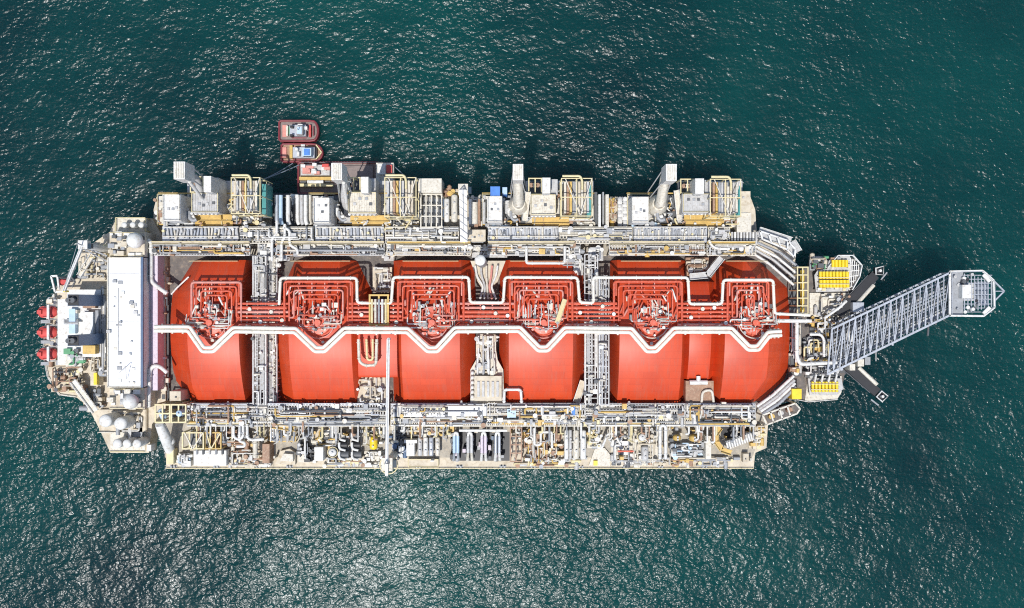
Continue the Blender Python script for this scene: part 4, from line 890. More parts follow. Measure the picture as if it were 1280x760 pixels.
for k in range(4):
    a = 570 + k * 17.3
    t = thing('heat_exchanger', ('pale blue', 'white', 'lilac white', 'bluish white')[k] + ' upright exchanger standing over painted floor shade, ' + ('closest to the stern of four', 'between the pale blue and lilac ones', 'between the white and bluish ones', 'closest to the bow of four')[k], 'heat exchanger', a, 560, 15, 'four exchangers over dark floor')
    for sg in (-1, 1):
        MB().tube([P(a + sg * 2.2, 545, 22), P(a + sg * 2.2, 566, 22)], .58, 12).build('shell', ('skyblue', 'lgrey', 'lilac', 'galv')[k], t)
        MB().tube([P(a + sg * 2.2, 566, 22), P(a + sg * 3, 575, 17)], [.5, .6], 10).build('lower_channel', ('galv', 'offwhite', 'white', 'white')[k], t)
    MB().tube([P(a - 2.2, 545, 22), P(a - 1.6, 541, 22.6), P(a + 1.6, 541, 22.6), P(a + 2.2, 545, 22)], .5, 10, bend=.6).build('return_bend', 'white', t)
    for q in range(3): MB().pbox(a - 5, 547 + q * 8, a + 5, 548 + q * 8, 15.1, 20.9).build('support_frame', 'dgrey', t)
    for q in range(10):
        p = P(a + rnd.uniform(-7, 8), rnd.uniform(544, 576), 18); MB().box(p.x - rnd.uniform(.3, .9), p.y - rnd.uniform(.3, 1.2), 15.1, p.x + .5, p.y + .6, rnd.uniform(16, 21)).build('control_box', rnd.choice(('black', 'dgrey', 'navy', 'grey', 'lilac')), t)
pipe([(574, 538), (634, 538)], 23, .5, 'white', 'white straight pipe behind the four exchangers', bend=0)
frame_tower(638, 535, 652, 577, 15.1, 23, 'brown', 'rusty scaffold beside the four exchangers', 3, 5, .4, floor='cream')
for k in range(3):
    a = 654 + k * 17
    skid(a, 535, a + 15, 580, 15.1, ('rusty brown and white pump tangle beside the rusty scaffold', 'brown pumps under white arches on the process deck', 'grey and brown pumps beside the upright vessel pair')[k], ('brown', 'white', 'offwhite', 'lgrey', 'brown', 'ochre'), 26, base=('cream', 'brown', 'offwhite')[k], hmax=5)
pipe([(668, 535), (668, 556), (676, 556), (676, 540), (690, 540), (690, 560)], 22, .45, 'white', 'white looped pipe above the brown pumps', bend=.8)
for k, (a, r_, c) in enumerate(((708, .8, 'white'), (713, .55, 'lgrey'), (720, 1.1, 'offwhite'), (729, 1.1, 'white'))):
    hvessel(a, 537, a, 574, r_, 22, c, ('tall white drum after the brown pumps', 'thin grey drum after the brown pumps', 'thick cream drum beside the thin grey one', 'thick white drum before the cream fan floor')[k], 'upright_drum', 'drum', 'drums after the brown pumps')
skid(734, 534, 752, 560, 15.1, 'yellowish valves at the foot of the wide white rack', ('paleyellow', 'offwhite', 'grey', 'white'), 18, base='offwhite')
t = thing('cream_floor_plate', 'bright cream fan-shaped floor plate on the process deck edge', 'plate', 748, 572, 15)
MB().pprism([(736, 582), (744, 560), (756, 560), (764, 570), (762, 583)], 15.03, 16).build('plate_body', 'offwhite', t)
MB().pbox(742, 576, 747, 582, 16, 17).build('hatch', 'yellow', t)
pipe([(752, 560), (760, 542), (768, 542), (776, 556)], 21, .45, 'white', 'white triangular pipe arch on the process deck', bend=.8)
skid(764, 540, 790, 582, 15.1, 'grey pipe tangle with red stripe below the fifth tank', ('grey', 'white', 'dgrey', 'offwhite', 'lgrey'), 26, base='offwhite')
pipe([(772, 564), (792, 564)], 20, .35, 'redpipe', 'thin dark red pipe on the process deck below the fifth tank', bend=0)
vvessel(803, 547, 4.5, 15.1, 22, 'offwhite', 'cream round vessel below the fifth tank', ring=True, topcol='white')
hvessel(806, 557, 806, 576, 1.4, 18, 'lgrey', 'fat grey drum below the cream round vessel', 'grey_drum', 'drum')
skid(790, 534, 822, 582, 15.1, 'cream floor pipes round the cream round vessel', ('cream', 'offwhite', 'lgrey', 'white'), 22, base='offwhite')
pipe([(825, 574), (825, 532), (832, 532), (832, 574)], 24, .6, 'white', 'tall white hairpin pipe on the process deck below the fifth tank', bend=1.1)
hvessel(846, 543, 846, 551, 1.5, 20, 'ochre', 'ochre drum nearer the white hairpin pipe', 'ochre_drum', 'drum')
hvessel(867, 543, 867, 552, 1.7, 20, 'ochre', 'ochre drum nearer the curved ochre stair', 'ochre_drum', 'drum')
skid(838, 553, 882, 572, 15.1, 'dark and pale blue valve tangle below the ochre drums', ('dgrey', 'skyblue', 'white', 'lgrey', 'grey'), 30, base='lgrey')
skid(838, 572, 868, 582, 15.1, 'brown floor pipes at the edge below the dark valve tangle', ('brown', 'ochre', 'offwhite'), 14, base='cream')
cabin(882, 545, 889, 574, 15.1, 21, 'offwhite', 'narrow cream wall box before the curved ochre stair', 'narrow_box', 'deck box')
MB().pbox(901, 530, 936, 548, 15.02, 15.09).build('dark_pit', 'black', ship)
ladder_walk([(900, 534), (894, 542), (895, 552), (902, 562), (914, 566)], 21, 1.8, 'ochre', 'curved ochre stair round the dark pit at the bow corner', railcol='ochre')
t = thing('corrugated_ramp', 'white ribbed ramp sloping across the dark pit at the bow corner', 'ramp', 925, 554, 15)
for k in range(11):
    a = 908 + k * 3.0; y = 559 - k * 1.15
    MB().bar(P(a, y - 6, 21), P(a + 2.4, y + 3, 21), .5).build('rib', 'white', t)
MB().bar(P(908, 556, 20.5), P(940, 544, 20.5), 2.6, .2).build('ramp_plate', 'grey', t)
pipe([(914, 546), (918, 534), (922, 534), (920, 546)], 20, .4, 'lgrey', 'thin grey arched pipe over the dark pit', bend=.6)
skid(936, 530, 957, 560, 15.1, 'ochre and cream valves at the bow corner of the process deck', ('ochre', 'cream', 'offwhite', 'paleyellow'), 22, base='cream')
cabin(929, 567, 936, 578, 15.1, 18, 'cream', 'little cream hatch house at the bow corner deck edge', 'hatch_house', 'deck box', hatches=1)
for k, (a, b, w_) in enumerate(((286, 342, 'the serpentine pipe'), (404, 458, 'the dark compressors'), (640, 735, 'the brown pumps'), (764, 838, 'the cream round vessel'), (840, 925, 'the ochre drums'))):
    skid(a, 571, b, 583, 15.05, 'low pipes and boxes along the deck edge below ' + w_, ('offwhite', 'white', 'cream', 'grey', 'brown', 'paleyellow', 'lgrey'), 20, base='cream', hmax=2.4)
for k in range(14):
    a = 215 + k * 51 + rnd.uniform(-8, 8)
    p = P(a, 583, 15.02); MB_ = MB().cyl(p + Vector((-.6, 0, 0)), p + Vector((-.6, 0, 1.2)), .35, 10).cyl(p + Vector((.6, 0, 0)), p + Vector((.6, 0, 1.2)), .35, 10).box(p.x - 1.3, p.y - .5, 15.02, p.x + 1.3, p.y + .5, 15.25)
    tag(MB_.build('mooring_bollard', 'grey'), 'small grey double bollard on the outer edge of the process deck', 'bollard', 'bollards along the process deck edge')
# ================================================================ stern: accommodation, funnels, boats
ac = thing('accommodation_block', 'white accommodation block with flat roof across the stern', 'deck house', 156, 402, 18)
ZR = 30
MB().pbox(134, 322, 178, 484, 15, ZR).build('wall', 'white', ac)
MB().pbox(135, 323, 175.5, 483, ZR, ZR + .15).build('roof', 'roofwhite', ac)
MB().pbox(176, 321.5, 178.6, 484.5, ZR, ZR + .8).build('bridge_window_edging', 'navy', ac)
MB().pbox(178.9, 318, 197, 488, 18, 24).build('front_terrace', 'lilac', ac)
MB().pbox(188, 318.5, 189, 487.5, 24, 24.25).build('terrace_gutter', 'grey', ac)
for (a, b, c, d_) in ((134, 321.6, 176, 322.8), (134, 483, 176, 484.3), (133.6, 322, 134.8, 484)): MB().pbox(a, b, c, d_, ZR, ZR + .7).build('parapet_edging', 'offwhite', ac)
MB().tube(pts([(148, 360), (148, 440)], ZR + .4), .08, 6).build('roof_pipe', 'lgrey', ac)
MB().pbox(149, 401, 151.5, 404, ZR + .15, ZR + 1).build('roof_hatch', 'grey', ac)
MB().bar(P(149, 466, 31), P(157, 458, 34), .18).bar(P(158, 474, 31), P(157, 458, 34), .18).build('signal_mast', 'lgrey', ac)
for k in range(24):
    a, b = rnd.uniform(137, 174), rnd.uniform(326, 480); e_ = rnd.uniform(.25, .8); p = P(a, b, ZR)
    MB().box(p.x - e_, p.y - e_ * .8, ZR + .1, p.x + e_, p.y + e_ * .8, ZR + rnd.uniform(.4, 1.2)).build('roof_vent', rnd.choice(('offwhite', 'lgrey', 'grey', 'white')), ac)
m = MB()
m.bar(P(137, 342, ZR + .25), P(174, 342, ZR + .25), .1)
for k in range(5): m.box(X(136, ZR), Y(346 + k * 28, ZR) - .06, ZR + .1, X(175, ZR), Y(346 + k * 28, ZR) + .06, ZR + .2)
m.build('roof_seam', 'lgrey', ac)
def wing(y0, y1, label):
    t = cabin(137, y0, 181, y1, 18, 28, 'offwhite', label, 'bridge_wing', 'deck house', roof='cream', hatches=5, louvre=False)
    rail([(138, y0 + 1), (180, y0 + 1)], 28.1).build('guard_railing', 'paleyellow', t); rail([(138, y1 - 1), (180, y1 - 1)], 28.1).build('guard_railing', 'paleyellow', t)
    for k in range(26):
        a, b = rnd.uniform(140, 178), rnd.uniform(y0 + 2, y1 - 2); e_ = rnd.uniform(.4, 1.3)
        p = P(a, b, 28.1); MB().box(p.x - e_, p.y - e_ * .7, 28.1, p.x + e_, p.y + e_ * .7, 28.4 + rnd.uniform(.3, 1.8)).build('roof_box', rnd.choice(('offwhite', 'grey', 'cream', 'white', 'dgrey', 'lgrey')), t)
    return t
wing(290, 321, 'cream accommodation wing with the white radome on the tug side'); wing(485, 511, 'cream accommodation wing with the white radome on the process deck side')
for (a, b, r_, lb) in ((168.5, 300.5, 10, 'white round radome on the accommodation wing facing the tugs'), (163, 502, 9.5, 'white round radome on the accommodation wing away from the tugs')):
    p = P(a, b, 34); t = thing('radome', lb, 'radome', a, b, 29, 'white radomes')
    MB().ball(p, r_ * s(34), 24).build('dome_shell', 'white', t); MB().cyl((p.x, p.y, 28.2), (p.x, p.y, 32.4), 1.2, 14).build('pedestal', 'lgrey', t)
pl = thing('stern_platform', 'pale yellow edged platform on the tug side corner of the stern', 'platform', 164, 281, 18)
MB().pbox(146, 272, 183, 290, 21.5, 22).build('deck_plate', 'offwhite', pl)
for a in (147, 182):
    for b in (273, 289): MB().pbox(a - .8, b - .8, a + .8, b + .8, 12, 21.5).build('column', 'paleyellow', pl)
rail([(146, 290), (146, 272.5), (183, 272.5), (183, 290)], 22, r=.14).build('guard_railing', 'paleyellow', pl)
for k in range(3): vvessel(154.5 + k * 10.5, 281, 3.6, 22, 26, 'white', ('small white vent cap nearest the stern on the tug side corner platform', 'middle white vent cap on the tug side corner platform', 'small white vent cap nearest the red tanks on the corner platform')[k], 'deck_ventilator', 'vent', 'small vent caps', ring=False, hat=False)
pl = thing('lower_stern_platform', 'cream two level platform carrying round white tanks at the stern corner', 'platform', 155, 540, 18)
MB().pbox(124, 512, 183, 540, 17, 19.5).build('deck_plate', 'cream', pl); MB().pbox(138, 540.5, 181, 565, 16, 18.4).build('deck_plate', 'offwhite', pl)
rail([(124, 540), (166, 540)], 19.5, r=.14).build('guard_railing', 'offwhite', pl); rail([(138, 564), (181, 564)], 18, r=.14).build('guard_railing', 'paleyellow', pl)
MB().pbox(160, 520, 164, 552, 19.5, 21).build('coaming', 'lgrey', pl); MB().pbox(165, 524, 178, 546, 18.2, 19.8).build('dark_hatch', 'grey', pl)
for k, (a, b, r_) in enumerate(((130, 526.5, 8), (149, 530, 8), (145.5, 555, 5.8), (157.5, 555, 5.4), (170, 555, 5.4))):
    vvessel(a, b, r_, 18, 30 if k < 2 else 27, 'white', ('big round white tank at the outermost stern corner', 'big round white tank next to the grey hatch', 'low white tank nearest the stern in the corner row', 'low white tank in the middle of the corner row', 'low white tank nearest the process deck in the corner row')[k], 'domed_tank', 'tank', 'round white stern tanks', ring=False, topcol='white', hat=False)
cabin(184, 556, 189, 564, 17, 21, 'white', 'tiny white locker at the dark notch between stern and process deck', 'tiny_locker', 'locker')
# funnels
for k, (y0, y1) in enumerate(((368, 382.5), (419, 432.5))):
    t = thing('funnel', ('navy blue funnel with black top closer to the tugs', 'navy blue funnel with black top farther from the tugs')[k], 'funnel', 110, (y0 + y1) / 2, 28, 'two navy funnels')
    MB().pbox(84.5, y0, 98, y1, 27, 46).build('casing', 'navy', t)
    MB().pbox(85, y0 + .5, 97.5, y1 - .5, 46, 46.4).build('top_plate', 'black', t)
    for q in range(2):
        p = P(88.5 + 5 * q, (y0 + y1) / 2, 46); MB().cyl(p, p + Vector((0, 0, 2)), .9, 12).build('exhaust_pipe', 'dgrey', t)
    p = P(112, y0 + (18 if k else 12), 29); MB().box(p.x - 2, p.y - 1.5, 27.1, p.x + 2.5, p.y + 1.5, 30).build('base_house', 'ochre' if k else 'brown', t)
ad = thing('aft_deck_house', 'white aft deck house between the two navy funnels', 'deck house', 104, 405, 18)
MB().pbox(84, 362, 126, 446, 18, 27).build('wall', 'white', ad); MB().pbox(72, 374, 84, 456, 18, 25).build('aft_wall', 'white', ad)
MB().pbox(86, 386, 94, 417, 27, 29).build('roof_house', 'skyblue', ad); MB().pbox(104, 390, 116, 418, 27, 30).build('roof_house', 'white', ad)
MB().pbox(119, 388, 123, 418, 27, 28.5).build('roof_trunk', 'grey', ad)
for k in range(4): MB().tube(pts([(80, 400 + k * 1.5), (98, 400 + k * 1.5)], 28 + .5 * k), .3, 8).build('roof_pipe', 'lgrey', ad)
for k in range(8):
    p = P(rnd.uniform(96, 118), rnd.uniform(388, 440), 27); MB().box(p.x - .8, p.y - .6, 27, p.x + .8, p.y + .6, 28 + rnd.random()).build('vent_box', rnd.choice(('dgrey', 'lgrey', 'offwhite')), ad)
skid(138, 512, 182, 540, 19.5, 'small cream fittings around the round white stern tanks', ('cream', 'offwhite', 'grey', 'white'), 14, base='cream', hmax=2.2)
skid(60, 372, 72, 380, 18.1, 'white stern gear between rescue boat and lifeboats', ('white', 'offwhite', 'grey', 'cream'), 8, base='offwhite')
skid(62, 400, 73, 456, 18.1, 'cream winches and lockers behind the row of stern lifeboats', ('cream', 'offwhite', 'grey', 'brown'), 22, base='cream', hmax=2)
eq = skid(127, 360, 133, 470, 24, 'narrow strip of white and beige equipment beside the accommodation roof', ('white', 'offwhite', 'cream', 'lgrey', 'grey'), 40, base='offwhite')
skid(82, 438, 102, 458, 25.1, 'green and white pumps behind the funnel farther from the tugs', ('green', 'white', 'lgrey', 'grey'), 14, base='offwhite')
skid(104, 440, 126, 466, 20, 'cream machinery beside the funnel farther from the tugs', ('cream', 'brown', 'offwhite', 'grey'), 16, base='cream')
cabin(113, 464, 123, 482, 20, 24, 'cream', 'cream deck locker with yellow door beside the accommodation', 'stern_locker', 'locker')
cabin(117, 466, 121, 481, 24, 26, 'yellow', 'bright yellow box on the stern deck beside the accommodation', 'yellow_box', 'box', louvre=False)
skid(98, 304, 134, 350, 18.1, 'beige machinery under the stern crane', ('cream', 'paleyellow', 'grey', 'offwhite'), 24, base='cream')
skid(104, 484, 128, 512, 18.1, 'rusty and cream mooring gear beside the yellow box', ('cream', 'brown', 'grey', 'offwhite', 'dgrey'), 20, base='cream')
t = skid(64, 458, 104, 490, 18.1, 'round cream mooring deck with dark winches at the stern', ('cream', 'dgrey', 'brown', 'offwhite', 'paleyellow'), 20, base='cream')
for k in range(4): 
    p = P(74 + k * 6, 466 + (k % 2) * 6, 19.3); MB().cyl(p - Vector((.9, 0, 0)), p + Vector((.9, 0, 0)), .9, 12).build('winch_drum', 'brown' if k % 2 else 'dgrey', t)
ladder_walk([(92, 476, 24), (120, 514, 22)], 23, 2.2, 'offwhite', 'diagonal white gangway down the stern corner', base=18, railcol='white')
ladder_walk([(100, 345, 20), (120, 314, 20)], 20, 1.6, 'offwhite', 'slanting white walkway along the tug side stern edge', base=18)
# lifeboats
def lifeboat(a, b, z, L, Wd, ang, label, group, strap=True):
    t = thing('lifeboat', label, 'lifeboat', a, b, z, group); c = P(a, b, z); ca, sa = math.cos(ang), math.sin(ang)
    def T(u, v, h): return c + Vector((u * ca - v * sa, u * sa + v * ca, h))
    n = 13
    def loft(rows): 
        m = MB(); k = len(rows[0]); vs = [p for r_ in rows for p in r_]; fs = []
        for i in range(len(rows) - 1):
            for j in range(k): fs.append((i * k + j, i * k + (j + 1) % k, (i + 1) * k + (j + 1) % k, (i + 1) * k + j))
        fs += [tuple(range(k - 1, -1, -1)), tuple(range((len(rows) - 1) * k, len(rows) * k))]
        return m.add(vs, fs)
    rows = []
    for i in range(n):
        u = -1 + 2 * i / (n - 1); w_ = Wd / 2 * max(.06, (1 - abs(u) ** 4)) ** .6
        rows.append([T(u * L / 2, w_ * math.cos(q * math.pi / 7) , -1.5 * math.sin(q * math.pi / 7) * (1 - .3 * abs(u))) for q in range(8)])
    loft(rows).build('hull', 'boatred', t)
    rows = []
    for i in range(n):
        u = -.94 + 1.88 * i / (n - 1); w_ = Wd / 2 * .9 * max(.05, (1 - abs(u) ** 4)) ** .6
        rows.append([T(u * L / 2, w_ * math.cos(q * math.pi / 7), .05 + 1.35 * math.sin(q * math.pi / 7) * max(.15, 1 - abs(u) ** 4)) for q in range(8)])
    loft(rows).build('canopy', 'boatred', t)
    MB().tube([T(L * .5 * math.cos(q * math.pi / 12) * .98, Wd / 2 * (1 if q in range(0, 25) else 1) * math.sin(q * math.pi / 12) * .93, 0) for q in range(24)], .13, 6, closed=True).build('fender', 'offwhite', t)
    m = MB(); q0 = T(L * .28, 0, 1.35); m.box(q0.x - .8, q0.y - .7, q0.z - .2, q0.x + .8, q0.y + .7, q0.z + .7); m.build('conning_hatch', 'boatred', t)
    for sg in (-1, 1):
        w0 = T(0, sg * Wd * .43, .62); MB().bar(T(-L * .25, sg * Wd * .40, .72), T(L * .18, sg * Wd * .40, .72), .12, .35).build('window', 'glass', t)
    return t
for k, b in enumerate((390, 415.5, 442.5)):
    w_ = ('closest to the tugs', 'in the middle of the stern row', 'farthest from the tugs')[k]
    lifeboat(59.5, b, 21, 7.4, 4.4, math.pi, 'red enclosed lifeboat hanging over the stern, ' + w_, 'red stern lifeboats')
    t = thing('boat_davit', 'white davit frame over the stern lifeboat ' + w_, 'davit', 64, b, 18, 'white lifeboat davits')
    c = P(60, b, 24)
    MB().bar(c + Vector((0, 2.6, -.2)), c + Vector((0, -2.6, -.2)), .75).build('cross_beam', 'white', t)
    for sg in (-1, 1):
        MB().bar(c + Vector((0, sg * 2.6, -.2)), c + Vector((2.5, sg * 2.6, -5)), .4).build('arm', 'white', t)
        MB().cyl(c + Vector((0, sg * .8, -.3)), c + Vector((0, sg * .8, -1.4)), .18, 6).build('fall_wire', 'grey', t)
    q = P(56, b + 12, 20); MB().box(q.x - 1.5, q.y - .6, 18, q.x + 2, q.y + .6, 20).build('winch', 'grey', t)
lifeboat(79.5, 352.5, 22, 3.9, 2.7, 0, 'small red rescue boat in a white frame below the stern crane', None)
t = thing('rescue_boat_davit', 'white open frame holding the small rescue boat at the stern', 'davit', 78, 353, 18)
for a, b in (((64, 345), (69, 365)), ((69, 365), (92, 364)), ((64, 345), (72, 345)), ((72, 346), (74, 362))): MB().bar(P(*a, 24), P(*b, 24), .6).build('beam', 'white', t)
for a in ((64.5, 346), (69, 364), (91, 364)): MB().pbox(a[0] - .8, a[1] - .8, a[0] + .8, a[1] + .8, 12, 23.7).build('post', 'white', t)
MB().bar(P(88, 345, 22), P(94, 352, 22), .5).bar(P(94, 352, 22), P(90, 359, 22), .5).build('cradle', 'dgrey', t)
# stern crane
t = thing('stern_crane', 'white slewing crane with a long jib pointing to the rescue boat', 'crane', 106, 306, 18)
b = P(104, 307, 33)
MB().cyl((b.x + 3, b.y - 1, 14), (b.x + 1, b.y, 31), 1.2, 14).build('pedestal', 'white', t); MB().box(b.x - 1.5, b.y - 1.2, 31, b.x + 1.8, b.y + 1.8, 33.8).build('machinery_house', 'white', t)
MB().box(b.x + 1.85, b.y - 1, 31.3, b.x + 2.8, b.y + .7, 33).build('operator_cab', 'glass', t)
e = P(80, 364, 36); MB().bar(b + Vector((0, 0, .6)), e, .95, .9).build('boom', 'white', t); MB().bar(b + Vector((0, .5, 4)), e + Vector((0, 0, .6)), .12).bar(b, b + Vector((0, .5, 4)), .3).build('hoist_cable', 'grey', t)
MB().cyl(e - Vector((0, 0, 3)), e, .35, 8).build('hook_block', 'yellow', t)
MB().bar(P(106, 309, 24), P(134, 320, 24), .5).bar(P(106, 312, 23), P(136, 328, 23), .4).build('support_strut', 'grey', t)

# ================================================================ bow
ladder_walk([(948, 290, 24), (988, 303, 24), (996, 316, 24)], 24, 3.6, 'lgrey', 'wide white railed walkway cutting the bow corner on the tug side', base=15)
t = thing('corner_truss', 'white box truss along the outer bow corner on the tug side', 'truss', 970, 300, 18)
for a, b in (((950, 289), (985, 301)), ((985, 301), (994, 312)), ((953, 299), (984, 312)), ((950, 289), (953, 299)), ((961, 293), (964, 303)), ((972, 297), (975, 308)), ((985, 301), (984, 312)), ((994, 312), (993, 322)), ((984, 312), (993, 322))): MB().bar(P(*a, 27), P(*b, 27), .55).build('chord', 'white', t)
for a in ((950, 289), (985, 301), (994, 312), (953, 299)): MB().pbox(a[0] - .8, a[1] - .8, a[0] + .8, a[1] + .8, 12, 26.7).build('post', 'white', t)
t = thing('corner_truss', 'cream box truss along the outer bow corner on the process deck side', 'truss', 975, 520, 15)
for a, b in (((953, 519), (994, 504)), ((958, 531), (996, 517)), ((994, 504), (1000, 511)), ((1000, 511), (996, 517)), ((953, 519), (958, 531)), ((963, 515), (967, 528)), ((974, 511), (978, 524)), ((984, 508), (988, 520))): MB().bar(P(*a, 24), P(*b, 24), .55).build('chord', 'offwhite', t)
for a in ((953, 519), (994, 504), (958, 531), (996, 517)): MB().pbox(a[0] - .8, a[1] - .8, a[0] + .8, a[1] + .8, 8, 23.7).build('post', 'offwhite', t)
for k in range(3):
    p = P(963 + k * 11, 520 - k * 4, 20); MB().cyl(p, p + Vector((0, 0, 2)), 1.1, 12).build('winch_drum', ('ochre', 'lgrey', 'brown')[k], t)
for k, (o, c) in enumerate(((0, 'white'), (5, 'lgrey'), (9, 'white'), (14, 'grey'))):
    pipe([(940 + o * .5, 316 - o * .9), (962 + o, 330 - o), (992 + o * .4, 356 - o * 1.6)], 22 + k * .5, .5, c, ('white pipe hugging the cut corner of the bow tank', 'pale grey pipe second from the bow tank corner', 'white pipe third from the bow tank corner', 'grey outer pipe of the bow tank corner')[k] + ' on the tug side', bend=1)
    pipe([(946 + o * .5, 508 + o * .7), (966 + o * .6, 494 + o * .7), (992 + o * .2, 470 + o)], 22 + k * .5, .6, c, ('white pipe hugging the cut corner of the bow tank', 'pale grey pipe second from the bow tank corner', 'white pipe third from the bow tank corner', 'grey outer pipe of the bow tank corner')[k] + ' on the process deck side', bend=1)
cabin(990, 486, 1002, 499, 17, 25, 'yellow', 'bright yellow diamond box at the bow below the red tank corner', 'yellow_hatch_box', 'box', louvre=False)
fr = frame_tower(997, 334, 1010, 392, 16.5, 26, 'paleyellow', 'long pale yellow ladder frame over dark deck at the bow', 3, 7, .4, floor='dgrey')
MB().tube(pts([(1003, 338), (1003, 390)], 24), .7, 10).build('centre_pipe', 'yellow', fr)
t = thing('winch_bank', 'rows of bright yellow drums on a white platform at the bow facing the tugs', 'winch bank', 1045, 347, 17)
MB().pprism([(1018, 344), (1022, 338), (1034, 336), (1036, 326), (1046, 319), (1062, 319), (1066, 332), (1063, 350), (1060, 364), (1020, 365)], 19.5, 20).build('platform_plate', 'lgrey', t)
rail([(1034, 334), (1046, 319.5), (1065, 319.5), (1076, 332), (1073, 346), (1064, 362)], 20, 1.3, .22).build('guard_railing', 'white', t)
for (a, b) in ((1020, 362), (1068, 330), (1062, 362), (1040, 330)): MB().pbox(a - .7, b - .7, a + .7, b + .7, 12, 19.5).build('leg', 'offwhite', t)
for k in range(9):
    a = 1025.5 + k * 4.2
    MB().tube([P(a, 339.5, 21.6), P(a, 348.5, 21.6)], 0.58, 10).build('yellow_drum', 'yellow', t); MB().tube([P(a + .6, 350, 21.4), P(a + .6, 359.5, 21.4)], 0.62, 10).build('yellow_drum', 'yellow', t)
    if k > 3: MB().tube([P(a - 1, 325, 21.6), P(a - 1, 334, 21.6)], 0.6, 10).build('yellow_drum', 'yellow', t)
for q in (347, 355): MB().bar(P(1023, q, 22.3), P(1062, q, 22.3), .3).build('retaining_bar', 'paleyellow', t)
m = MB()
for k in range(5): m.bar(P(1063 + k * 2.6, 322 + k * 2, 20.1), P(1061 + k * 2.8, 362 - k * 4, 20.1), .3)
for k in range(6): m.bar(P(1060, 325 + k * 7, 20.12), P(1074 - abs(k - 2) * 2, 325 + k * 6.4, 20.12), .3)
m.build('open_grating', 'white', t)
for k in range(18):
    a, b = rnd.uniform(1022, 1062), rnd.uniform(322 if k % 2 else 359, 338 if k % 2 else 363); a = max(a, 1040) if k % 2 else a; p = P(a, b, 20); MB().box(p.x - rnd.uniform(.3, 1), p.y - .4, 20, p.x + .6, p.y + .5, 20.4 + rnd.random()).build('deck_fitting', rnd.choice(('white', 'offwhite', 'grey', 'brown', 'paleyellow')), t)
t = thing('winch_bank', 'row of bright yellow drums at the bow on the side away from the tugs', 'winch bank', 1032, 484, 17)
MB().pprism([(1010, 473), (1052, 473), (1054, 486), (1046, 494), (1012, 494)], 19, 19.5).build('platform_plate', 'lgrey', t)
for (a, b) in ((1012, 475), (1050, 475), (1014, 492), (1045, 492)): MB().pbox(a - .7, b - .7, a + .7, b + .7, 12, 19).build('leg', 'offwhite', t)
for k in range(8):
    a = 1016 + k * 4.3; MB().tube([P(a, 477, 21), P(a, 490, 21)], .55, 10).build('yellow_drum', 'yellow', t)
    if k % 2: MB().tube([P(a, 468, 22), P(a - 2, 478, 22)], .35, 8).build('feed_pipe', 'white', t)
for q in (480, 487): MB().bar(P(1014, q, 21.7), P(1049, q, 21.7), .3).build('retaining_bar', 'paleyellow', t)
skid(1012, 320, 1034, 338, 17, 'brown and green machinery behind the yellow drums facing the tugs', ('brown', 'green', 'white', 'cream', 'dgrey'), 16, base='grey')
skid(1012, 394, 1048, 420, 17, 'brown and white pipe tangle under the short bow pipes', ('brown', 'white', 'ochre', 'lgrey', 'dgrey'), 26, base='dgrey', hmax=5)
skid(1004, 422, 1046, 452, 17, 'dense dark pipe tangle at the foot of the lattice boom', ('dgrey', 'lgrey', 'ochre', 'white', 'grey', 'paleyellow'), 34, base='dgrey', hmax=5)
skid(1006, 454, 1050, 472, 17, 'white bent pipes above the row of yellow drums away from the tugs', ('white', 'lgrey', 'white', 'dgrey'), 22, base='dgrey', hmax=5)
skid(988, 396, 1002, 470, 17, 'narrow strip of valves on the bow side of the last red tank', ('offwhite', 'lgrey', 'brown', 'ochre', 'white'), 22, base='dgrey')
skid(1012, 366, 1062, 396, 17.1, 'small white fittings on the cream bow landing', ('white', 'offwhite', 'lgrey', 'brown', 'dgrey'), 14, base='offwhite')
skid(1036, 424, 1056, 466, 17, 'grey struts and pipes under the root of the lattice boom', ('galv', 'dgrey', 'lgrey', 'white'), 18, base='dgrey', hmax=4)
pipe([(996, 400), (996, 446), (1000, 455), (1008, 455), (1046, 453)], 26, .7, 'white', 'thick white bent pipe framing the dense bow pipe tangle', bend=1.5, support=10, base=17)
pipe([(1012, 418), (1026, 418), (1030, 424), (1030, 446)], 25, .5, 'white', 'white curved pipe inside the bow pipe tangle', bend=1)
pipe([(1030, 398), (1050, 384), (1058, 376)], 24, .5, 'white', 'white pipe climbing to the bow landing', bend=1)
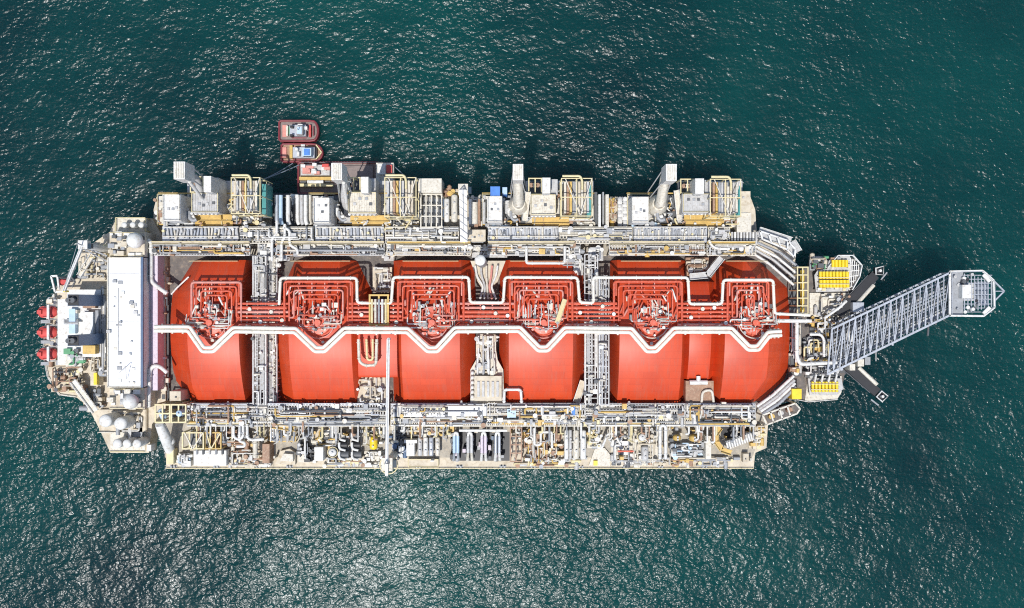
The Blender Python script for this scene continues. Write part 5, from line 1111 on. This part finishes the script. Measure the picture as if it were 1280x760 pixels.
# lattice boom with head platform
bm_ = thing('lattice_boom', 'long grey lattice boom reaching out over the sea from the bow', 'boom', 1046, 436, 17)
A0, A1, B0, B1 = (1040, 411), (1187, 341), (1034, 468), (1187, 394)
zt_, zb_ = 27, 21
for (a, b) in ((A0, A1), (B0, B1)):
    MB().bar(P(*a, zt_), P(*b, zt_), .7).build('top_chord', 'boomgrey', bm_)
    p, q = P(*a, zt_), P(*b, zt_); MB().bar(Vector((p.x, p.y, zb_ - 2)), Vector((q.x, q.y, zb_)), .6).build('bottom_chord', 'boomgrey', bm_)
NB = 20
def lp(a, b, f): return (a[0] + (b[0] - a[0]) * f, a[1] + (b[1] - a[1]) * f)
for k in range(NB + 1):
    f = k / NB; u, v = P(*lp(A0, A1, f), zt_), P(*lp(B0, B1, f), zt_)
    MB().bar(u, v, .32 if k % 2 else .48).build('cross_strut', 'boomgrey', bm_)
    if k < NB:
        f2 = (k + 1) / NB; x_ = P(*(lp(B0, B1, f2) if k % 2 == 0 else lp(A0, A1, f2)), zt_)
        MB().bar(u if k % 2 == 0 else v, x_, .28).build('diagonal_brace', 'boomgrey', bm_)
        lo = Vector((0, 0, -6.3)); MB().bar(u + lo, x_ + lo if k % 2 == 0 else v + lo, .3).build('lower_brace', 'grey', bm_)
    if k < NB:
        u2, v2 = P(*lp(A0, A1, (k + .5) / NB), 24), P(*lp(B0, B1, (k + .5) / NB), 24); MB().bar(u2, v2, .2).build('inner_strut', 'grey', bm_)
        for c1, c2 in ((u, u2), (v, v2)): MB().bar(c1, c2 + Vector((0, 0, -2.5)), .25).build('side_brace', 'boomgrey', bm_)
    if k % 2 == 0:
        for c in (u, v): MB().bar(c, c + Vector((0, 0, -6.5)), .35).build('post', 'boomgrey', bm_)
for q, (f0, c, r_) in enumerate(((.12, 'boomgrey', .3), (.2, 'dgrey', .3), (.28, 'lgrey', .45), (.36, 'boomgrey', .4), (.44, 'grey', .4), (.5, 'dgrey', .25), (.56, 'lgrey', .4), (.63, 'boomgrey', .3), (.7, 'dgrey', .3), (.76, 'lgrey', .3), (.82, 'white', .25))):
    MB().tube([P(*lp(A0, B0, f0), 22.5), P(*lp(A1, B1, f0), 24)], r_, 8).build('boom_pipe', c, bm_)
u, v = lp(A0, B0, .87), lp(A1, B1, .87)
MB().bar(P(*u, 23), P(*v, 24), 1.6, .1).build('walkway_grating', 'grey', bm_)
for k in range(40):
    f, g_ = rnd.random(), rnd.uniform(.08, .92); u, v = P(*lp(A0, A1, f), 23.2), P(*lp(B0, B1, f), 23.2); p = u.lerp(v, g_)
    MB().bar(p, p + (v - u).normalized() * rnd.uniform(1.5, 6) + Vector((rnd.uniform(-1, 1), 0, 0)), rnd.uniform(.25, .6)).build('pipe_bracket', rnd.choice(('lgrey', 'dgrey', 'boomgrey', 'white')), bm_)
hp = thing('boom_head', 'grey hexagonal head platform with white hatch at the tip of the lattice boom', 'platform', 1214, 367, 21)
MB().pprism([(1187, 339.5), (1204, 339.3), (1204, 394.6), (1187, 394.5)], 25.6, 26.2).build('deck_plate', 'grey', hp)
MB().pprism([(1204.2, 353), (1217, 353), (1217, 376), (1204.2, 376)], 25.6, 26.2).build('deck_plate', 'lgrey', hp)
MB().pprism([(1219.2, 352), (1236, 352), (1236, 382), (1219.2, 382)], 22, 22.4).build('lower_plate', 'boomgrey', hp)
for (a, b) in (((1187, 339.5), (1228, 338.5)), ((1228, 338.5), (1242, 351)), ((1242, 351), (1243, 384)), ((1243, 384), (1229, 395)), ((1229, 395), (1187, 394.5)), ((1187, 394.5), (1187, 339.5))): MB().bar(P(*a, 27), P(*b, 27), .7).build('edge_beam', 'white', hp)
rail([(1188, 340.5), (1227, 339.5), (1241, 352), (1242, 383), (1228, 394), (1188, 393.5)], 26.2, 1.3, .1, closed=True).build('guard_railing', 'galv', hp)
MB().pbox(1203, 356, 1214, 373, 26.2, 29).build('hatch_house', 'white', hp)
for (a, b) in (((1242, 351), (1255, 364)), ((1255, 364), (1243, 376))): MB().bar(P(*a, 26.6), P(*b, 26.6), .5).build('nose_strut', 'galv', hp)
MB().bar(P(1243, 364, 26.6), P(1254, 364, 26.6), .3).build('nose_strut', 'galv', hp)
for k in range(9):
    a = 1205.5 + k * 4.2; MB().bar(P(a, 342 + k, 26.5), P(a, 392 - k, 26.5), .3).build('floor_beam', 'galv', hp)
for y in (344, 349, 354, 360, 368, 374, 380, 385, 390): MB().bar(P(1204, y, 26.45), P(1240, y, 26.45), .25).build('floor_beam', 'galv', hp)
for k in range(16):
    a, b = rnd.uniform(1190, 1222), rnd.choice((rnd.uniform(343, 355), rnd.uniform(375, 390), rnd.uniform(343, 390))); p = P(a, b, 26.2)
    if 1201 < a < 1216 and 354 < b < 375: continue
    MB().cyl(p, p + Vector((0, 0, rnd.uniform(.5, 2))), rnd.uniform(.3, .8), 10).build('deck_fitting', rnd.choice(('dgrey', 'lgrey', 'grey', 'white', 'black')), hp)
for (a, b, c, d_) in ((1229, 343, 1237, 352), (1237, 384, 1229, 392)): MB().bar(P(a, b, 27.3), P(c, d_, 27.3), 1.2, .6).build('ramp_box', 'white', hp)
# bow arms
for k, (root, tip, lb) in enumerate((((1054, 386), (1098, 338.5), 'black bow arm with white ring head on the tug side of the boom'), ((1062, 460), (1101, 495), 'black bow arm with white ring head on the side away from the tugs'))):
    t = thing('mooring_outrigger', lb, 'outrigger', root[0], root[1], 17, 'two black bow arms')
    z = 19; a, b = P(*root, z), P(*tip, z); d_ = (b - a).normalized(); u = Vector((-d_.y, d_.x, 0))
    MB().bar(a - d_ * 3, b - d_ * 2, 3.4, 1.6).build('arm_box', 'black', t)
    MB().tube([a + d_ * 2 - u * 2.2 * (1 if k == 0 else -1) + Vector((0, 0, 1)), a.lerp(b, .72) - u * 2.0 * (1 if k == 0 else -1) + Vector((0, 0, 1))], .75, 10).build('side_pipe', 'offwhite', t)
    MB().bar(a + u * 2.1 + Vector((0, 0, .6)), b + u * 1.9 - d_ * 4 + Vector((0, 0, .6)), .25).bar(a - u * 2.1 + Vector((0, 0, .6)), b - u * 1.9 - d_ * 4 + Vector((0, 0, .6)), .25).build('edge_railing', 'dgrey', t)
    m = MB(); h = 1.45
    ring = [b + d_ * h + u * h, b + d_ * h - u * h, b - d_ * h - u * h, b - d_ * h + u * h] if k else [b + Vector((x, y, 0)) for x, y in ((h, h * 1.2), (h, -h), (-h, -h), (-h, h * .6))]
    m.tube([p + Vector((0, 0, 1.2)) for p in ring], .34, 8, closed=True); m.build('ring_head', 'white', t)
    MB().box(b.x - 1.3, b.y - 1.3, z - 1.5, b.x + 1.3, b.y + 1.3, z + .4).build('head_base', 'black', t)
    MB().cyl(b + Vector((0, 0, .4)), b + Vector((0, 0, 2)), .5, 12).build('centre_post', 'white', t)
    MB().bar(b - u * 3.2 - d_ * 1.5 + Vector((0, 0, -1)), b - u * 3 + d_ * 2 + Vector((0, 0, -1)), .5).build('fender_bar', 'grey', t)
cabin(1062, 455, 1069, 463, 17, 24, 'offwhite', 'cream box at the root of the bow arm away from the tugs', 'arm_root_box', 'box')
cabin(1072, 449, 1080, 458, 17, 24, 'offwhite', 'white box between the boom and the bow arm away from the tugs', 'arm_root_box', 'box')
cabin(1066, 378, 1080, 390, 17, 22, 'galv', 'grey box at the root of the bow arm on the tug side', 'arm_root_box', 'box')
cabin(1081, 446, 1088, 456, 14, 19, 'grey', 'small dark grey box outside the lattice boom root', 'arm_root_box', 'box')

# ================================================================ boats alongside
def boat(name, label, cat, x0, x1, y0, y1, z, pointed, hullc, deckc, parts):
    cx, cy = (x0 + x1) / 2, (y0 + y1) / 2; t = thing(name, label, cat, cx, cy, 0)
    ym = cy; w_ = (y1 - y0) / 2; nose = (x1 - x0) * (.28 if pointed else .22)
    def outline(i):
        o = [(x0 + i + 2, y0 + i), (x1 - nose, y0 + i)]
        for q in range(1, 9):
            f = q / 9 * math.pi; r_ = math.sin(f) ** (.9 if pointed else .62); o.append((x1 - nose + (nose - i) * r_, ym - (w_ - i) * math.cos(f)))
        return o + [(x1 - nose, y1 - i), (x0 + i + 2, y1 - i), (x0 + i, y1 - i - 2), (x0 + i, y0 + i + 2)]
    MB().pprism(outline(0), -1, z).build('hull', hullc, t)
    MB().pprism(outline(2.2), z, z + .08).build('deck', deckc, t)
    q = [P(a, b, z + .45) for a, b in outline(1.0)]; MB().tube(q, .45, 8, closed=True).build('bulwark_fender', 'hullred', t)
    for (nm, a0, b0, a1, b1, h0, h1, c) in parts:
        o_ = MB().pbox(a0, b0, a1, b1, z + h0, z + h1).build(nm, c, t)
        if nm == 'wheelhouse':
            zz = z + h1; m = MB(); xa, xb, ya, yb = X(a0, zz), X(a1, zz), Y(b1, zz), Y(b0, zz)
            m.box(xb, ya + .2, zz - 1.3, xb + .08, yb - .2, zz - .4); m.box(xa + .3, yb, zz - 1.3, xb - .2, yb + .08, zz - .4); m.box(xa + .3, ya - .08, zz - 1.3, xb - .2, ya, zz - .4)
            m.build('window_glazing', 'glass', o_)
    return t
tg = boat('tug_boat', 'rounded dark red tug, the one farther from the ship', 'tug', 348, 398.5, 150, 177, 2.6, False, 'hullred', 'bargedeck', [
 ('aft_deck', 353, 156, 359, 171, .1, .5, 'pinkish'), ('deck_locker', 357.5, 157, 360, 170, .1, 1.6, 'offwhite'), ('towing_winch', 361, 158, 364, 168, .1, 1.8, 'green'), ('deck_house', 362, 156, 382, 170, .1, 3.2, 'galv'),
 ('wheelhouse', 370, 157.5, 378, 168, 3.2, 6, 'lgrey'), ('wheelhouse_roof', 371, 158.5, 377, 167, 6, 6.3, 'skyblue'), ('funnel_casing', 362.5, 156.5, 365.5, 159.5, 3.2, 5.5, 'black'), ('funnel_casing', 362.5, 167.5, 365.5, 170.5, 3.2, 5.5, 'black'), ('bow_winch', 386, 156, 388.5, 171, .1, 1.6, 'boatred'), ('bow_bitts', 391, 158, 392.3, 169, .1, 1.1, 'hullred'), ('life_raft', 372, 155, 378, 157, 3.2, 4.1, 'white'), ('life_raft', 380, 158, 384, 162, 1, 3.9, 'white'), ('side_deck_mark', 365, 171, 383, 173, .09, .3, 'hullred')])
MB().cyl(P(374, 163, 8), P(374, 163, 8) + Vector((0, 0, 4)), .15, 8).build('mast', 'white', tg)
tg = boat('tug_boat', 'pointed blue and red tug, the one touching the ship side', 'tug', 351, 404, 179, 203, 2.2, True, 'hullred', 'brown', [
 ('stern_rescue_deck', 353, 184, 358, 197, .1, .9, 'pinkish'), ('deck_locker', 362, 181.5, 365.5, 198, .1, 1.8, 'ochre'), ('deck_house', 366, 184, 393, 197, .1, 3, 'galv'), ('wheelhouse', 378, 185, 389, 195, 3, 5.8, 'skyblue'), ('wheelhouse_roof', 380, 186, 387, 194, 5.8, 6.1, 'blue'), ('funnel_casing', 369, 185, 372, 188, 3, 5, 'white'), ('funnel_casing', 371, 190, 374, 195, 3, 5, 'white'), ('bow_winch', 393.5, 184, 396, 197, .1, 1.4, 'black'), ('life_raft', 376, 180.5, 381, 183, .1, 1.4, 'white'), ('side_deck_mark', 366, 198.5, 388, 200, .09, .3, 'hullred')])
MB().bar(P(395, 181, 3.2), P(402, 190.5, 3.2), .4).bar(P(402, 190.5, 3.2), P(395, 199, 3.2), .4).build('bow_rail', 'paleyellow', tg)
bg_ = boat('supply_barge', 'brown decked supply barge tied along the tug side of the ship', 'barge', 372, 494, 202, 243, 3.4, False, 'hull', 'bargedeck', [
 ('stern_house', 376, 206, 412, 219, .1, 3.5, 'lgrey'), ('stern_house_roof', 378, 207, 392, 217, 3.5, 4.2, 'pinkish'), ('fore_house', 470, 203.5, 492, 228, .1, 3.6, 'offwhite'), ('fore_house_roof', 472, 205, 482, 218, 3.6, 4.4, 'white'), ('deck_machinery', 483, 206, 490, 216, 3.6, 5, 'boatred'), ('gold_hold_edge', 374, 221, 416, 225, .1, 2.2, 'ochre'), ('white_hatch', 384, 225.5, 404, 229, .1, 2.6, 'white'), ('dark_hold', 376, 225.2, 383, 229, .1, .6, 'dgrey'), ('dark_hold', 405, 225.2, 413, 229, .1, .6, 'dgrey'), ('gold_hold_edge', 374, 229.5, 416, 233, .1, 2.2, 'paleyellow'), ('cargo_hold_cover', 428, 207, 466, 229, .1, .8, 'bargedeck')])
for k in range(10):
    a, b = rnd.uniform(376, 410), rnd.uniform(206, 218); p = P(a, b, 7); e_ = rnd.uniform(.5, 1.2); MB().box(p.x - e_, p.y - .6, 6.8, p.x + e_, p.y + .6, 8 + rnd.random()).build('roof_box', rnd.choice(('dgrey', 'boatred', 'white', 'grey', 'pinkish')), bg_)
m = MB()
for k in range(30): m.box(X(378 + k * 3.8, 3.9), Y(203, 3.9) - .15, 3.3, X(378 + k * 3.8, 3.9) + .25, Y(203, 3.9) + .15, 4.9)
m.bar(P(376, 203, 4.9), P(492, 203, 4.9), .22); m.build('edge_railing', 'dgrey', bg_)
def rope(a, b, za, zb, sag, label):
    p, q = P(a[0], a[1], za), P(b[0], b[1], zb); l = []
    for i in range(11):
        f = i / 10; c = p.lerp(q, f); c.z = max(.3, c.z - sag * 4 * f * (1 - f)); l.append(c)
    return tag(MB().tube(l, .2, 6).build('mooring_rope', 'rope'), label, 'rope', 'mooring ropes of the barge')
rope((324, 226), (374, 206), 15, 4, 1, 'slack mooring rope from the stern end module to the barge')
rope((493, 208), (526, 238), 4, 16, 1, 'mooring rope from the bow of the barge to the ship')
rope((330, 224), (366, 204), 14, 3, 1, 'mooring rope from the stern end module to the pointed tug')
# ================================================================ camera, light
cam = bpy.data.cameras.new('camera'); co = bpy.data.objects.new('camera', cam); COL.objects.link(co)
co.location = (0, 0, HC); co.rotation_euler = (0, 0, 0)
cam.sensor_fit = 'HORIZONTAL'; cam.sensor_width = 36
cam.lens = 18 / (640 * 0.3 / (HC - 15)); cam.clip_end = 30000; cam.clip_start = 1
SC.camera = co
EL, AZ = 69.0, 198.0           # sun elevation; compass azimuth, clockwise from +Y
w = bpy.data.worlds.new('World'); SC.world = w; w.use_nodes = True
nt = w.node_tree; bg = nt.nodes['Background']
sky = nt.nodes.new('ShaderNodeTexSky'); sky.sky_type = 'NISHITA'; sky.sun_disc = False
sky.sun_elevation = R(EL); sky.sun_rotation = R(AZ); sky.air_density = 1.0; sky.dust_density = 1.0
nt.links.new(sky.outputs[0], bg.inputs['Color']); bg.inputs['Strength'].default_value = .15
sl = bpy.data.lights.new('sun', 'SUN'); so = bpy.data.objects.new('sun', sl); COL.objects.link(so)
sl.energy = 4.1; sl.angle = R(.5); sl.color = (1, .975, .94)
d = Vector((math.sin(R(AZ)) * math.cos(R(EL)), math.cos(R(AZ)) * math.cos(R(EL)), math.sin(R(EL))))
so.rotation_euler = d.to_track_quat('Z', 'Y').to_euler(); so.location = d * 500
SC.view_settings.view_transform = 'Standard'; SC.view_settings.look = 'None'; SC.view_settings.gamma = 1; SC.view_settings.exposure = 0.0
SC.render.engine = 'CYCLES'
SC.cycles.max_bounces = 5; SC.cycles.sample_clamp_indirect = 6
SC.cycles.filter_width = 1.1
SC.cycles.use_denoising = False
